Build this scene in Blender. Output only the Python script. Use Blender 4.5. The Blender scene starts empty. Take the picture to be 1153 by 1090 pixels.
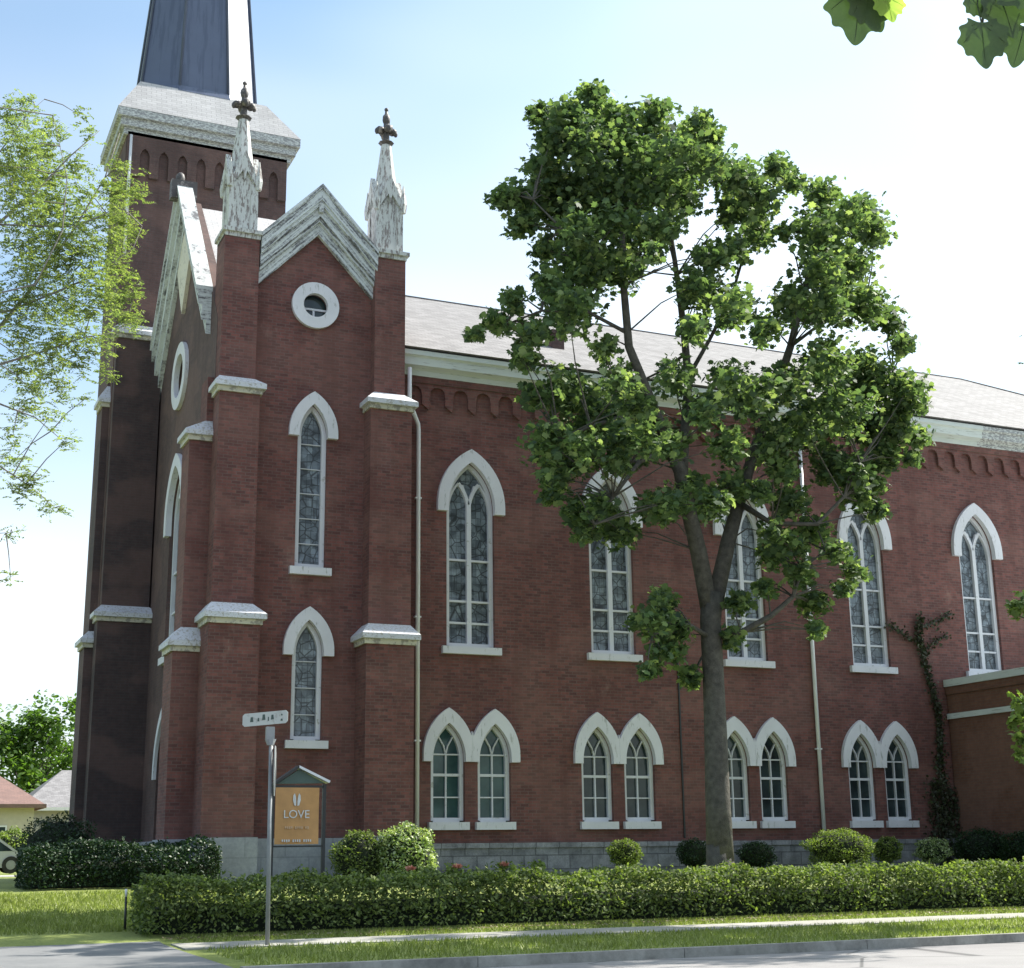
import bpy, bmesh, math, random
import numpy as np
from mathutils import Vector, Matrix
from mathutils.geometry import tessellate_polygon
random.seed(7); np.random.seed(7)
scene = bpy.context.scene
C = scene.collection
# ------------------------------------------------------------ camera
cd = bpy.data.cameras.new("camera"); cam = bpy.data.objects.new("camera", cd); C.objects.link(cam)
F_PX, PITCH, HEAD, ROLL = 1619.85, 0.250489, 1.151434, 0.0124014
hd = Vector((math.cos(HEAD), math.sin(HEAD), 0)); rt = Vector((math.sin(HEAD), -math.cos(HEAD), 0)); zz = Vector((0, 0, 1))
fw = hd*math.cos(PITCH) + zz*math.sin(PITCH); u0 = -hd*math.sin(PITCH) + zz*math.cos(PITCH)
Rv = rt*math.cos(ROLL) - u0*math.sin(ROLL); Uv = rt*math.sin(ROLL) + u0*math.cos(ROLL)
m = Matrix((Rv, Uv, -fw)).transposed().to_4x4(); m.translation = (0, 0, 1.4)
cam.matrix_world = m
cd.sensor_width = 36; cd.lens = 36*F_PX/1153; cd.clip_end = 3000
scene.camera = cam
# ------------------------------------------------------------ light
SUN_AZ, SUN_EL = math.radians(5.5), math.radians(46)       # azimuth measured from +X towards +Y
sd = Vector((math.cos(SUN_EL)*math.cos(SUN_AZ), math.cos(SUN_EL)*math.sin(SUN_AZ), math.sin(SUN_EL)))
L = bpy.data.lights.new("sun", 'SUN'); L.energy = 5.0; L.angle = math.radians(0.5); L.color = (1, .95, .86)
sun = bpy.data.objects.new("sun", L); C.objects.link(sun); sun.rotation_euler = sd.to_track_quat('Z', 'Y').to_euler(); sun.location = sd*60
W = bpy.data.worlds.new("World"); scene.world = W; W.use_nodes = True
nt = W.node_tree; nt.nodes.clear()
sky = nt.nodes.new('ShaderNodeTexSky'); sky.sky_type = 'NISHITA'; sky.sun_disc = False
sky.sun_elevation = SUN_EL; sky.sun_rotation = math.pi/2 - SUN_AZ; sky.air_density = 1.0; sky.dust_density = 3.2; sky.ozone_density = 1.2
bg = nt.nodes.new('ShaderNodeBackground'); bg.inputs[1].default_value = 0.118
wo = nt.nodes.new('ShaderNodeOutputWorld')
tc = nt.nodes.new('ShaderNodeTexCoord'); mp = nt.nodes.new('ShaderNodeMapping'); mp.inputs['Scale'].default_value = (1.1, 1.1, 3.2)
nz = nt.nodes.new('ShaderNodeTexNoise'); nz.inputs['Scale'].default_value = 1.3; nz.inputs['Detail'].default_value = 2.5; nz.inputs['Roughness'].default_value = .5
cr = nt.nodes.new('ShaderNodeValToRGB'); cr.color_ramp.elements[0].position = .38; cr.color_ramp.elements[1].position = .78
cr.color_ramp.elements[1].color = (.85, .85, .85, 1)
mx = nt.nodes.new('ShaderNodeMix'); mx.data_type = 'RGBA'; mx.inputs[7].default_value = (5.8, 6.1, 6.4, 1)
nt.links.new(tc.outputs['Generated'], mp.inputs[0]); nt.links.new(mp.outputs[0], nz.inputs[0]); nt.links.new(nz.outputs[0], cr.inputs[0])
nt.links.new(cr.outputs[0], mx.inputs[0]); tn = nt.nodes.new('ShaderNodeMix'); tn.data_type = 'RGBA'; tn.blend_type = 'MULTIPLY'; tn.inputs[0].default_value = 1; tn.inputs[7].default_value = (.85, 1.06, 1.08, 1); nt.links.new(sky.outputs[0], tn.inputs[6]); nt.links.new(tn.outputs[2], mx.inputs[6]); nt.links.new(mx.outputs[2], bg.inputs[0]); nt.links.new(bg.outputs[0], wo.inputs[0])
scene.view_settings.view_transform = 'Standard'; scene.view_settings.look = 'None'; scene.view_settings.exposure = 1.0; scene.view_settings.gamma = 1
scene.cycles.max_bounces = 6; scene.cycles.transparent_max_bounces = 6

# ------------------------------------------------------------ materials
class NT:
    def __init__(s, name):
        s.m = bpy.data.materials.new(name); s.m.use_nodes = True; s.t = s.m.node_tree; s.b = s.t.nodes['Principled BSDF']
    def n(s, typ, **kw):
        x = s.t.nodes.new('ShaderNode'+typ)
        for k, v in kw.items():
            if k in x.inputs.keys() if isinstance(k, str) else False: x.inputs[k].default_value = v
            else: setattr(x, k, v)
        return x
    def l(s, a, b): s.t.links.new(a, b)
    def noise(s, vec, scale, detail=4, rough=.6):
        x = s.n('TexNoise'); x.inputs['Scale'].default_value = scale; x.inputs['Detail'].default_value = detail; x.inputs['Roughness'].default_value = rough
        if vec is not None: s.l(vec, x.inputs['Vector'])
        return x.outputs[0]
    def ramp(s, fac, stops):
        r = s.n('ValToRGB'); e = r.color_ramp.elements
        e[0].position, e[0].color = stops[0][0], (*stops[0][1], 1); e[1].position, e[1].color = stops[-1][0], (*stops[-1][1], 1)
        for p, c in stops[1:-1]:
            q = e.new(p); q.color = (*c, 1)
        s.l(fac, r.inputs[0]); return r.outputs[0]
    def mix(s, fac, a, b, mode='MIX'):
        x = s.n('Mix'); x.data_type = 'RGBA'; x.blend_type = mode
        for sock, v in ((x.inputs[0], fac), (x.inputs[6], a), (x.inputs[7], b)):
            if hasattr(v, 'is_output'): s.l(v, sock)
            elif isinstance(v, tuple): sock.default_value = (*v, 1)
            else: sock.default_value = v
        return x.outputs[2]
    def math(s, op, a, b=0.):
        x = s.n('Math'); x.operation = op
        for i, v in enumerate((a, b)):
            if hasattr(v, 'is_output'): s.l(v, x.inputs[i])
            else: x.inputs[i].default_value = v
        return x.outputs[0]
    def pos(s): return s.n('NewGeometry').outputs['Position']
    def scaled(s, sc):
        x = s.n('Mapping'); x.inputs['Scale'].default_value = sc; s.l(s.pos(), x.inputs[0]); return x.outputs[0]
    def bump(s, h, strength=.3, dist=.02):
        x = s.n('Bump'); x.inputs['Strength'].default_value = strength; x.inputs['Distance'].default_value = dist
        s.l(h, x.inputs['Height']); s.l(x.outputs[0], s.b.inputs['Normal'])
    def col(s, c): s.l(c, s.b.inputs['Base Color'])
    def rough(s, r): s.b.inputs['Roughness'].default_value = r
    def wallvec(s):
        g = s.n('NewGeometry'); a = s.n('SeparateXYZ'); s.l(g.outputs['Position'], a.inputs[0]); b = s.n('SeparateXYZ'); s.l(g.outputs['True Normal'], b.inputs[0])
        f = s.math('GREATER_THAN', s.math('ABSOLUTE', b.outputs[0]), .6)
        u = s.math('ADD', s.math('MULTIPLY', a.outputs[0], s.math('SUBTRACT', 1., f)), s.math('MULTIPLY', a.outputs[1], f))
        c = s.n('CombineXYZ'); s.l(u, c.inputs[0]); s.l(a.outputs[2], c.inputs[1]); return c.outputs[0]

def brick_mat(name, c1, c2, mortar, stain=.5):
    k = NT(name); v = k.wallvec()
    b = k.n('TexBrick'); k.l(v, b.inputs['Vector']); b.inputs['Scale'].default_value = 1; b.inputs['Brick Width'].default_value = .215; b.inputs['Row Height'].default_value = .075
    b.inputs['Mortar Size'].default_value = .008; b.inputs['Mortar Smooth'].default_value = .3; b.inputs['Bias'].default_value = -.1
    b.inputs['Color1'].default_value = (*c1, 1); b.inputs['Color2'].default_value = (*c2, 1); b.inputs['Mortar'].default_value = (*mortar, 1)
    p = k.pos()
    n1 = k.noise(p, 1.1, 5); n2 = k.noise(p, 7, 4)
    c = k.mix(k.ramp(n1, [(.35, (0,)*3), (.7, (1,)*3)]), b.outputs[0], k.mix(.35, b.outputs[0], tuple(x*.45 for x in c1)))
    c = k.mix(.5, c, k.ramp(n2, [(.3, (.62, .62, .62)), (.7, (1.2, 1.15, 1.12))]), 'MULTIPLY')
    # rain-washed streaks and pale salt bloom with their own shape
    st = k.noise(k.scaled((1.6, 1.6, .18)), 1.5, 5)
    c = k.mix(k.ramp(st, [(.47, (0,)*3), (.68, (stain*1.2,)*3)]), c, tuple(x*.5 for x in c1))
    ef = k.noise(k.scaled((1, 1, .6)), .9, 7, .7)
    c = k.mix(k.ramp(ef, [(.62, (0,)*3), (.78, (.35,)*3)]), c, (.42, .27, .22))
    pt = k.noise(k.scaled((.55, .55, .8)), 1.0, 2, .4)
    c = k.mix(k.ramp(pt, [(.5, (0,)*3), (.56, (.28,)*3)]), c, k.mix(.55, c, (.3, .17, .14)))
    k.col(c); k.rough(.9)
    k.bump(k.math('ADD', k.math('MULTIPLY', b.outputs[1], -1.), k.math('MULTIPLY', n2, .5)), .5, .012)
    return k.m
def paint_mat(name, base, under, amount=.3, scale=(1, 1, 1), rough=.6, sc=6):
    k = NT(name); v = k.scaled(scale); n = k.noise(v, sc, 8, .7); n2 = k.noise(k.pos(), 1.3, 4)
    a = .62-amount*.3
    c = k.mix(k.ramp(n, [(a, (0,)*3), (a+.05, (1,)*3)]), k.mix(k.ramp(n2, [(.3, (0,)*3), (.8, (.35,)*3)]), base, tuple(x*.6 for x in base)), under)
    k.col(c); k.rough(rough); k.bump(n, .35, .01); return k.m
def stone_mat(name, a, b, sc=2, bump=.5, rough=.9):
    k = NT(name); n = k.noise(k.pos(), sc, 8, .65); n2 = k.noise(k.pos(), sc*9, 4)
    c = k.mix(.4, k.ramp(n, [(.3, a), (.7, b)]), k.ramp(n2, [(.3, (.55,)*3), (.7, (1.15,)*3)]), 'MULTIPLY')
    k.col(c); k.rough(rough); k.bump(k.math('ADD', n, k.math('MULTIPLY', n2, .3)), bump, .03); return k.m
def leaf_mat(name, stops, trans=.35, tcol=None, rough=.5):
    k = NT(name); g = k.n('NewGeometry'); c = k.ramp(g.outputs['Random Per Island'], stops)
    n = k.noise(k.pos(), .9, 3); c = k.mix(.55, c, k.ramp(n, [(.3, (.6,)*3), (.7, (1.25,)*3)]), 'MULTIPLY')
    k.col(c); k.rough(rough); k.b.inputs['Specular IOR Level'].default_value = .35
    t = k.n('BsdfTranslucent'); tc_ = k.mix(1.0, c, tcol or (1.6, 1.9, .6), 'MULTIPLY'); k.l(tc_, t.inputs[0])
    ms = k.n('MixShader'); ms.inputs[0].default_value = trans; k.l(k.b.outputs[0], ms.inputs[1]); k.l(t.outputs[0], ms.inputs[2])
    o = k.t.nodes['Material Output']; k.l(ms.outputs[0], o.inputs[0]); return k.m
def plain(name, c, rough=.5, metal=0., var=.15, sc=4):
    k = NT(name); n = k.noise(k.pos(), sc, 5); k.col(k.ramp(n, [(.3, tuple(x*(1-var) for x in c)), (.7, tuple(min(1, x*(1+var)) for x in c))])); k.rough(rough); k.b.inputs['Metallic'].default_value = metal; k.bump(n, .1, .005); return k.m
def glass_mat(name, dark, light, kind='leaded'):
    k = NT(name); v = k.wallvec()
    if kind == 'leaded':
        br = k.n('TexBrick'); k.l(v, br.inputs['Vector']); br.offset = 0.0; br.inputs['Scale'].default_value = 1; br.inputs['Brick Width'].default_value = .135; br.inputs['Row Height'].default_value = .19
        br.inputs['Mortar Size'].default_value = .009; br.inputs['Color1'].default_value = (*dark, 1); br.inputs['Color2'].default_value = (*light, 1); br.inputs['Mortar'].default_value = (.02, .02, .024, 1)
        vo = k.n('TexVoronoi'); vo.inputs['Scale'].default_value = 5.5; k.l(v, vo.inputs['Vector']); sp = k.n('SeparateColor'); k.l(vo.outputs['Color'], sp.inputs[0])
        c = k.mix(.45, br.outputs[0], k.ramp(sp.outputs[0], [(.1, dark), (.55, tuple((a+b)/2 for a, b in zip(dark, light))), (.9, light)]))
        rg = k.n('TexVoronoi'); rg.feature = 'DISTANCE_TO_EDGE'; rg.inputs['Scale'].default_value = 3.1; k.l(v, rg.inputs['Vector'])
        c = k.mix(k.ramp(rg.outputs[0], [(.02, (.8,)*3), (.05, (0,)*3)]), c, (.02, .02, .024))
        n = k.noise(v, 2.6, 3); c = k.mix(k.ramp(n, [(.36, (.6,)*3), (.55, (0,)*3)]), c, (.02, .024, .03))
        k.rough(.32); k.bump(sp.outputs[1], .4, .01)
    else:
        n = k.noise(v, 1.4, 3); c = k.ramp(n, [(.35, dark), (.65, light)]); k.rough(.08); k.bump(k.noise(v, 1.2, 2), .15, .02)
    k.col(c); return k.m

M = {}
M['brick'] = brick_mat('red_brick', (.21, .08, .069), (.1, .044, .042), (.155, .108, .097))
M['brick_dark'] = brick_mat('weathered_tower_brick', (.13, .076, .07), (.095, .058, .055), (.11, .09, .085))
M['brick_shaded'] = brick_mat('shaded_dark_brick', (.08, .05, .05), (.06, .042, .044), (.07, .06, .06), .3)  # shade of the recessed lower tower put into the brick colour
M['brick_annex'] = brick_mat('orange_brick', (.2, .09, .058), (.155, .07, .047), (.15, .1, .08), .2)
M['white'] = paint_mat('white_stone_paint', (.7, .69, .73), (.42, .42, .42), .12, (2.2, 2.2, .5), .6, 5)
M['frame'] = paint_mat('white_window_paint', (.68, .68, .72), (.42, .42, .4), .05)
M['peel'] = paint_mat('peeling_white_paint', (.6, .62, .61), (.27, .27, .28), .5, (2.5, 2.5, 7.0), .8, 4.5)
M['cornice'] = paint_mat('white_cornice_paint', (.62, .66, .64), (.35, .36, .34), .12, (.3, .3, 4))
M['capstone'] = paint_mat('painted_cap_stone', (.62, .63, .68), (.38, .36, .33), .3, (3, 3, 3))
M['capface'] = paint_mat('yellowed_cap_paint', (.58, .55, .44), (.28, .26, .22), .4)
M['pinnacle'] = paint_mat('weathered_pinnacle_paint', (.6, .61, .59), (.24, .21, .2), .36, (3.5, 3.5, .8), .85, 5)
M['finial'] = paint_mat('dark_weathered_wood', (.25, .22, .21), (.08, .07, .07), .7)
M['limestone'] = stone_mat('pale_limestone', (.3, .31, .34), (.42, .43, .46), 1.3, .3)
M['limestone_dark'] = stone_mat('rough_limestone', (.15, .15, .165), (.4, .4, .42), 3.5, 1.0)
def add_joints(mat, w_, h_, amt):
    k = NT.__new__(NT); k.m = mat; k.t = mat.node_tree; k.b = k.t.nodes['Principled BSDF']
    br = k.n('TexBrick'); k.l(k.wallvec(), br.inputs['Vector']); br.inputs['Scale'].default_value = 1; br.inputs['Brick Width'].default_value = w_; br.inputs['Row Height'].default_value = h_; br.inputs['Mortar Size'].default_value = .015
    br.inputs['Color1'].default_value = (1, 1, 1, 1); br.inputs['Color2'].default_value = (.7, .7, .7, 1); br.inputs['Mortar'].default_value = (.35, .35, .35, 1)
    k.col(k.mix(amt, k.b.inputs['Base Color'].links[0].from_socket, br.outputs[0], 'MULTIPLY'))
add_joints(M['limestone_dark'], .62, .33, .8); add_joints(M['limestone'], 1.1, .45, .35)
M['pane_lead'] = glass_mat('stained_leaded_glass', (.06, .075, .095), (.28, .33, .38))
M['pane_dark'] = glass_mat('dark_sash_glass', (.012, .02, .025), (.035, .055, .06), 'plain')
M['pane_teal'] = glass_mat('green_sash_glass', (.02, .05, .055), (.045, .1, .1), 'plain')
M['cream'] = paint_mat('cream_board_paint', (.72, .66, .54), (.4, .36, .3), .2)
M['door'] = plain('dark_door_wood', (.035, .035, .038), .5)
M['pipe'] = plain('white_painted_pipe', (.72, .72, .74), .4, 0, .06)
M['metal'] = plain('galvanised_steel', (.26, .27, .28), .6, .2)
M['black'] = plain('black_painted_metal', (.02, .022, .022), .45)
M['greenmetal'] = plain('verdigris_green_paint', (.06, .1, .085), .5)
def rake_mat(name, axis, cen, sl):
    k = NT(name); sx = k.n('SeparateXYZ'); k.l(k.pos(), sx.inputs[0])
    d = k.math('ABSOLUTE', k.math('SUBTRACT', sx.outputs[axis], cen)); v = k.math('ADD', sx.outputs[2], k.math('MULTIPLY', d, sl))
    cb = k.n('CombineXYZ'); k.l(k.math('MULTIPLY', d, .9), cb.inputs[0]); k.l(k.math('MULTIPLY', v, 9.), cb.inputs[1]); k.l(sx.outputs[1-axis], cb.inputs[2])
    n = k.noise(cb.outputs[0], 1.6, 7, .72); n2 = k.noise(k.pos(), 14, 5, .7)
    f = k.math('ADD', k.math('MULTIPLY', n, .72), k.math('MULTIPLY', n2, .28))
    k.col(k.ramp(f, [(.47, (.6, .63, .63)), (.53, (.4, .41, .42)), (.57, (.12, .12, .13))])); k.rough(.85); k.bump(f, .4, .01); return k.m
M['rake_south'] = rake_mat('peeling_gable_boards', 0, 9.25, 1.04)
M['rake_west'] = rake_mat('peeling_front_boards', 1, 36.95, 1.26)
def roof_mat(name, a, b, uy=1.0):
    k = NT(name); g = k.n('NewGeometry'); sx = k.n('SeparateXYZ'); k.l(g.outputs['Position'], sx.inputs[0])
    cb = k.n('CombineXYZ'); k.l(sx.outputs[0], cb.inputs[0]); k.l(k.math('MULTIPLY', sx.outputs[2], uy), cb.inputs[1])
    br = k.n('TexBrick'); k.l(cb.outputs[0], br.inputs['Vector']); br.inputs['Brick Width'].default_value = .3; br.inputs['Row Height'].default_value = .14
    br.inputs['Scale'].default_value = 1; br.inputs['Mortar Size'].default_value = .006; br.inputs['Color1'].default_value = (*a, 1); br.inputs['Color2'].default_value = (*b, 1)
    br.inputs['Mortar'].default_value = (*[x*.6 for x in a], 1)
    n = k.noise(k.pos(), 1.2, 6); c = k.mix(.5, br.outputs[0], k.ramp(n, [(.3, (.75,)*3), (.7, (1.15,)*3)]), 'MULTIPLY')
    k.col(c); k.rough(.85); k.bump(k.math('MULTIPLY', br.outputs[1], -1.), .4, .01); return k.m
M['shingle'] = roof_mat('grey_asphalt_shingle', (.17, .162, .165), (.24, .23, .233), 1.6)
M['slate_blue'] = paint_mat('blue_grey_spire_metal', (.1, .125, .2), (.07, .09, .15), .35, (4, 4, .15), .45, 1.5)
M['skirt'] = roof_mat('pale_shingle', (.42, .41, .42), (.5, .49, .5), 1.6)
M['bark'] = stone_mat('grey_brown_bark', (.05, .045, .04), (.13, .12, .1), 7, 1.0)
M['bark_light'] = stone_mat('grey_twig_bark', (.14, .13, .12), (.24, .22, .2), 8, .5)
M['maple'] = leaf_mat('maple_leaf', [(0, (.06, .1, .058)), (.5, (.105, .165, .075)), (.85, (.18, .25, .1)), (1, (.3, .37, .16))], .42, (1.5, 1.6, .8), .65)
M['locust'] = leaf_mat('locust_leaf', [(0, (.1, .135, .075)), (.5, (.17, .205, .11)), (1, (.29, .31, .15))], .42, None, .7)
M['hedge'] = leaf_mat('hedge_leaf', [(0, (.055, .08, .03)), (.6, (.14, .185, .06)), (1, (.3, .34, .13))], .3, None, .75)
M['yew'] = leaf_mat('yew_leaf', [(0, (.014, .034, .014)), (1, (.035, .07, .025))], .12)
M['shrub'] = leaf_mat('bright_shrub_leaf', [(0, (.08, .11, .03)), (.6, (.18, .24, .06)), (1, (.3, .35, .12))], .3, None, .75)
M['varieg'] = leaf_mat('variegated_leaf', [(0, (.08, .13, .04)), (.4, (.22, .3, .1)), (1, (.6, .64, .42))], .25)
M['far'] = leaf_mat('far_tree_leaf', [(0, (.05, .1, .025)), (1, (.14, .22, .05))], .4)
M['ivy'] = leaf_mat('dull_vine_leaf', [(0, (.03, .035, .018)), (.7, (.05, .05, .028)), (1, (.05, .08, .03))], .1)
M['petal'] = leaf_mat('salmon_petal', [(0, (.55, .2, .14)), (1, (.7, .38, .28))], .2, (1.2, 1, .9))
M['shrub_street'] = leaf_mat('street_tree_leaf', [(0, (.08, .12, .035)), (1, (.24, .3, .09))], .35)
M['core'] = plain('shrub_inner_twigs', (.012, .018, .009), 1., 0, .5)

# ------------------------------------------------------------ helpers
class MB:
    """collects shapes and links them as one mesh object"""
    def __init__(s): s.v = []; s.f = []; s.sm = []
    def add(s, verts, faces, smooth=False):
        o = len(s.v); s.v += [tuple(v) for v in verts]; s.f += [tuple(i+o for i in f) for f in faces]; s.sm += [smooth]*len(faces); return s
    def box(s, x0, x1, y0, y1, z0, z1):
        return s.add([(x0,y0,z0),(x1,y0,z0),(x1,y1,z0),(x0,y1,z0),(x0,y0,z1),(x1,y0,z1),(x1,y1,z1),(x0,y1,z1)],
            [(0,3,2,1),(4,5,6,7),(0,1,5,4),(1,2,6,5),(2,3,7,6),(3,0,4,7)])
    def frustum(s, r0, z0, r1, z1):
        (a,b,c,d),(e,f,g,h) = r0, r1
        return s.add([(a,c,z0),(b,c,z0),(b,d,z0),(a,d,z0),(e,g,z1),(f,g,z1),(f,h,z1),(e,h,z1)],
            [(0,3,2,1),(4,5,6,7),(0,1,5,4),(1,2,6,5),(2,3,7,6),(3,0,4,7)])
    def prism(s, outer, holes, fr, depth):
        """2D outline with holes, placed by fr(u, w, d) -> xyz, from d=0 to d=depth"""
        loops = [outer]+list(holes); P = [p for l in loops for p in l]; n = len(P)
        tris = tessellate_polygon([[Vector((p[0], p[1], 0)) for p in l] for l in loops])
        V = [fr(p[0], p[1], 0) for p in P]+[fr(p[0], p[1], depth) for p in P]
        Fc = []
        for t in tris: Fc.append(tuple(t)); Fc.append(tuple(i+n for i in reversed(t)))
        o = 0
        for l in loops:
            k = len(l)
            for i in range(k):
                a, b = o+i, o+(i+1) % k; Fc.append((a, b, b+n, a+n))
            o += k
        return s.add(V, Fc)
    def ribbon(s, pts, width, fr, d0, d1, closed=False):
        n = len(pts); V = []; h = width/2
        for i, p in enumerate(pts):
            a = pts[i-1] if (i > 0 or closed) else p; b = pts[(i+1) % n] if (i < n-1 or closed) else p
            t = Vector((b[0]-a[0], b[1]-a[1])); t.normalize(); nn = Vector((-t.y, t.x))
            for sgn in (1, -1):
                q = (p[0]+nn.x*h*sgn, p[1]+nn.y*h*sgn); V += [fr(q[0], q[1], d0), fr(q[0], q[1], d1)]
        Fc = []
        for i in range(n if closed else n-1):
            a = 4*i; b = 4*((i+1) % n)
            Fc += [(a, b, b+2, a+2), (a+1, a+3, b+3, b+1), (a, a+1, b+1, b), (a+2, b+2, b+3, a+3)]
        if not closed: Fc += [(0, 2, 3, 1), (4*n-4, 4*n-3, 4*n-1, 4*n-2)]
        return s.add(V, Fc)
    def tube(s, pts, radii, seg=8, cap=True):
        n = len(pts); V = []; pts = [Vector(p) for p in pts]; up = Vector((.3, .9, .31))
        for i, p in enumerate(pts):
            t = (pts[min(i+1, n-1)]-pts[max(i-1, 0)]).normalized()
            a = t.cross(up).normalized() if abs(t.dot(up)) < .97 else t.cross(Vector((1, 0, 0))).normalized(); b = t.cross(a)
            for k in range(seg):
                an = 2*math.pi*k/seg; V.append(p+(a*math.cos(an)+b*math.sin(an))*radii[i])
        Fc = [(i*seg+k, i*seg+(k+1) % seg, (i+1)*seg+(k+1) % seg, (i+1)*seg+k) for i in range(n-1) for k in range(seg)]
        if cap: Fc += [tuple(range(seg))[::-1], tuple((n-1)*seg+k for k in range(seg))]
        return s.add(V, Fc, True)
    def ngon_frustum(s, cx, cy, rx0, ry0, z0, rx1, ry1, z1, n=8, rot=None):
        rot = math.pi/n if rot is None else rot; V = []
        for rx, ry, z in ((rx0, ry0, z0), (rx1, ry1, z1)):
            for k in range(n):
                a = 2*math.pi*k/n+rot; V.append((cx+rx*math.cos(a), cy+ry*math.sin(a), z))
        return s.add(V, [tuple(range(n))[::-1], tuple(range(n, 2*n))]+[(k, (k+1) % n, (k+1) % n+n, k+n) for k in range(n)])
    def ball(s, c, r, seg=10, rings=7, sq=1, noise=0):
        V = []; 
        for i in range(rings+1):
            th = math.pi*i/rings
            for k in range(seg):
                a = 2*math.pi*k/seg; q = 1+random.uniform(-noise, noise)
                rr = r if isinstance(r, (int, float)) else None
                rx, ry, rz = (r, r, r*sq) if rr is not None else r
                V.append((c[0]+rx*q*math.sin(th)*math.cos(a), c[1]+ry*q*math.sin(th)*math.sin(a), c[2]+rz*q*math.cos(th)))
        Fc = [(i*seg+k, (i+1)*seg+k, (i+1)*seg+(k+1) % seg, i*seg+(k+1) % seg) for i in range(rings) for k in range(seg)]
        return s.add(V, Fc, True)
    def build(s, name, mat, parent=None, mats=None):
        me = bpy.data.meshes.new(name); me.from_pydata(s.v, [], s.f); me.polygons.foreach_set('use_smooth', s.sm)
        bm = bmesh.new(); bm.from_mesh(me); bmesh.ops.recalc_face_normals(bm, faces=bm.faces); bm.to_mesh(me); bm.free()
        me.materials.append(M[mat]); o = bpy.data.objects.new(name, me); C.objects.link(o)
        if parent is not None: attach(o, parent)
        return o
def attach(o, parent):
    o.parent = parent; bpy.context.view_layer.update() if False else None
    pm = Matrix.Translation(parent['_loc']) if '_loc' in parent else Matrix.Identity(4)
    o.matrix_parent_inverse = pm.inverted()
def thing(name, label, cat, loc=(0, 0, 0), group=None):
    o = bpy.data.objects.new(name, None); C.objects.link(o); o.location = loc; o['_loc'] = loc; o['label'] = label; o['category'] = cat
    o.empty_display_size = .3
    if group: o['group'] = group
    return o
def tag(o, label, cat, group=None):
    o['label'] = label; o['category'] = cat
    if group: o['group'] = group
    return o
def struct(o): o['kind'] = 'structure'; return o
S = lambda y: (lambda u, w, d: (u, y+d, w))            # wall plane facing -Y; d goes into the wall
Wf = lambda x: (lambda u, w, d: (x+d, u, w))           # wall plane facing -X
def arch(cx, hw, zs, rise, n=10):
    """pointed arch from left spring over the apex to right spring"""
    r = (hw*hw+rise*rise)/(2*hw); a1 = math.asin(min(1, rise/r)); c = cx-hw+r; out = []
    for i in range(n+1):
        a = a1*i/n; out.append((c-r*math.cos(a), zs+r*math.sin(a)))
    return out+[(2*cx-x, z) for x, z in reversed(out[:-1])]
def opening(cx, hw, zb, zs, rise): return [(cx-hw, zb)]+arch(cx, hw, zs, rise)+[(cx+hw, zb)]
def circle(cx, cz, r, n=28, rz=None): return [(cx+r*math.cos(2*math.pi*k/n), cz+(rz or r)*math.sin(2*math.pi*k/n)) for k in range(n)]

LEAF = {
 'maple': np.array([(0,-.5,0),(.22,-.38,.03),(.5,-.12,-.06),(.3,.02,.03),(.42,.3,-.05),(.16,.24,.03),(0,.56,-.08),(-.16,.24,.03),(-.42,.3,-.05),(-.3,.02,.03),(-.5,-.12,-.06),(-.22,-.38,.03)]),
 'oval': np.array([(0,-.5,0),(.24,-.1,.06),(.2,.2,.05),(0,.5,-.03),(-.2,.2,.05),(-.24,-.1,.06)]),
 'blade': np.array([(-.1,-.5,0),(.1,-.5,0),(.06,.1,.05),(0,.5,.14),(-.06,.1,.05)])}
def leaves(name, mat, pos, size, parent=None, shape='oval', upbias=.6, var=.35, dirs=None):
    pos = np.asarray(pos, float); n = len(pos); T = LEAF[shape]; k = len(T)
    nr = np.random.normal(size=(n, 3)); nr[:, 2] = np.abs(nr[:, 2])*1.0+upbias; nr /= np.linalg.norm(nr, axis=1)[:, None]
    a = np.random.normal(size=(n, 3)) if dirs is None else np.asarray(dirs)+np.random.normal(size=(n, 3))*.35
    if dirs is not None: # keep the leaf's long axis along dirs
        a /= np.linalg.norm(a, axis=1)[:, None]; y = a; x = np.cross(y, nr); x /= np.linalg.norm(x, axis=1)[:, None]; nr = np.cross(x, y)
    else:
        x = np.cross(a, nr); x /= np.linalg.norm(x, axis=1)[:, None]; y = np.cross(nr, x)
    s = size*(1+np.random.uniform(-var, var, n))
    V = (pos[:, None, :] + s[:, None, None]*(T[None, :, 0:1]*x[:, None, :]+T[None, :, 1:2]*y[:, None, :]+T[None, :, 2:3]*nr[:, None, :])).reshape(-1, 3)
    me = bpy.data.meshes.new(name); me.vertices.add(n*k); me.vertices.foreach_set('co', V.ravel().astype(np.float32))
    me.loops.add(n*k); me.loops.foreach_set('vertex_index', np.arange(n*k, dtype=np.int32))
    me.polygons.add(n); me.polygons.foreach_set('loop_start', np.arange(0, n*k, k, dtype=np.int32)); me.update(calc_edges=True)
    me.materials.append(M[mat]); o = bpy.data.objects.new(name, me); C.objects.link(o)
    if parent is not None: attach(o, parent)
    return o
def blob_points(c, r, n, sub=6, shell=.6):
    """points of one leaf clump, gathered in sub-clusters so the outline is ragged"""
    c = np.array(c); r = np.array(r if hasattr(r, '__len__') else (r, r, r)); out = []
    for i in range(sub):
        d = np.random.normal(size=3); d /= np.linalg.norm(d); cc = c+d*r*np.random.uniform(.2, .95)
        k = max(1, int(.7*n/sub*np.random.uniform(.5, 1.5))); out.append(cc+np.clip(np.random.normal(size=(k, 3)), -2, 2)*r*shell*np.array([.42, .42, .3])*np.random.uniform(.6, 1.2))
    out.append(c+np.clip(np.random.normal(size=(max(1, int(.3*n)), 3)), -1.7, 1.7)*r*.55)
    return np.concatenate(out)
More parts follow.
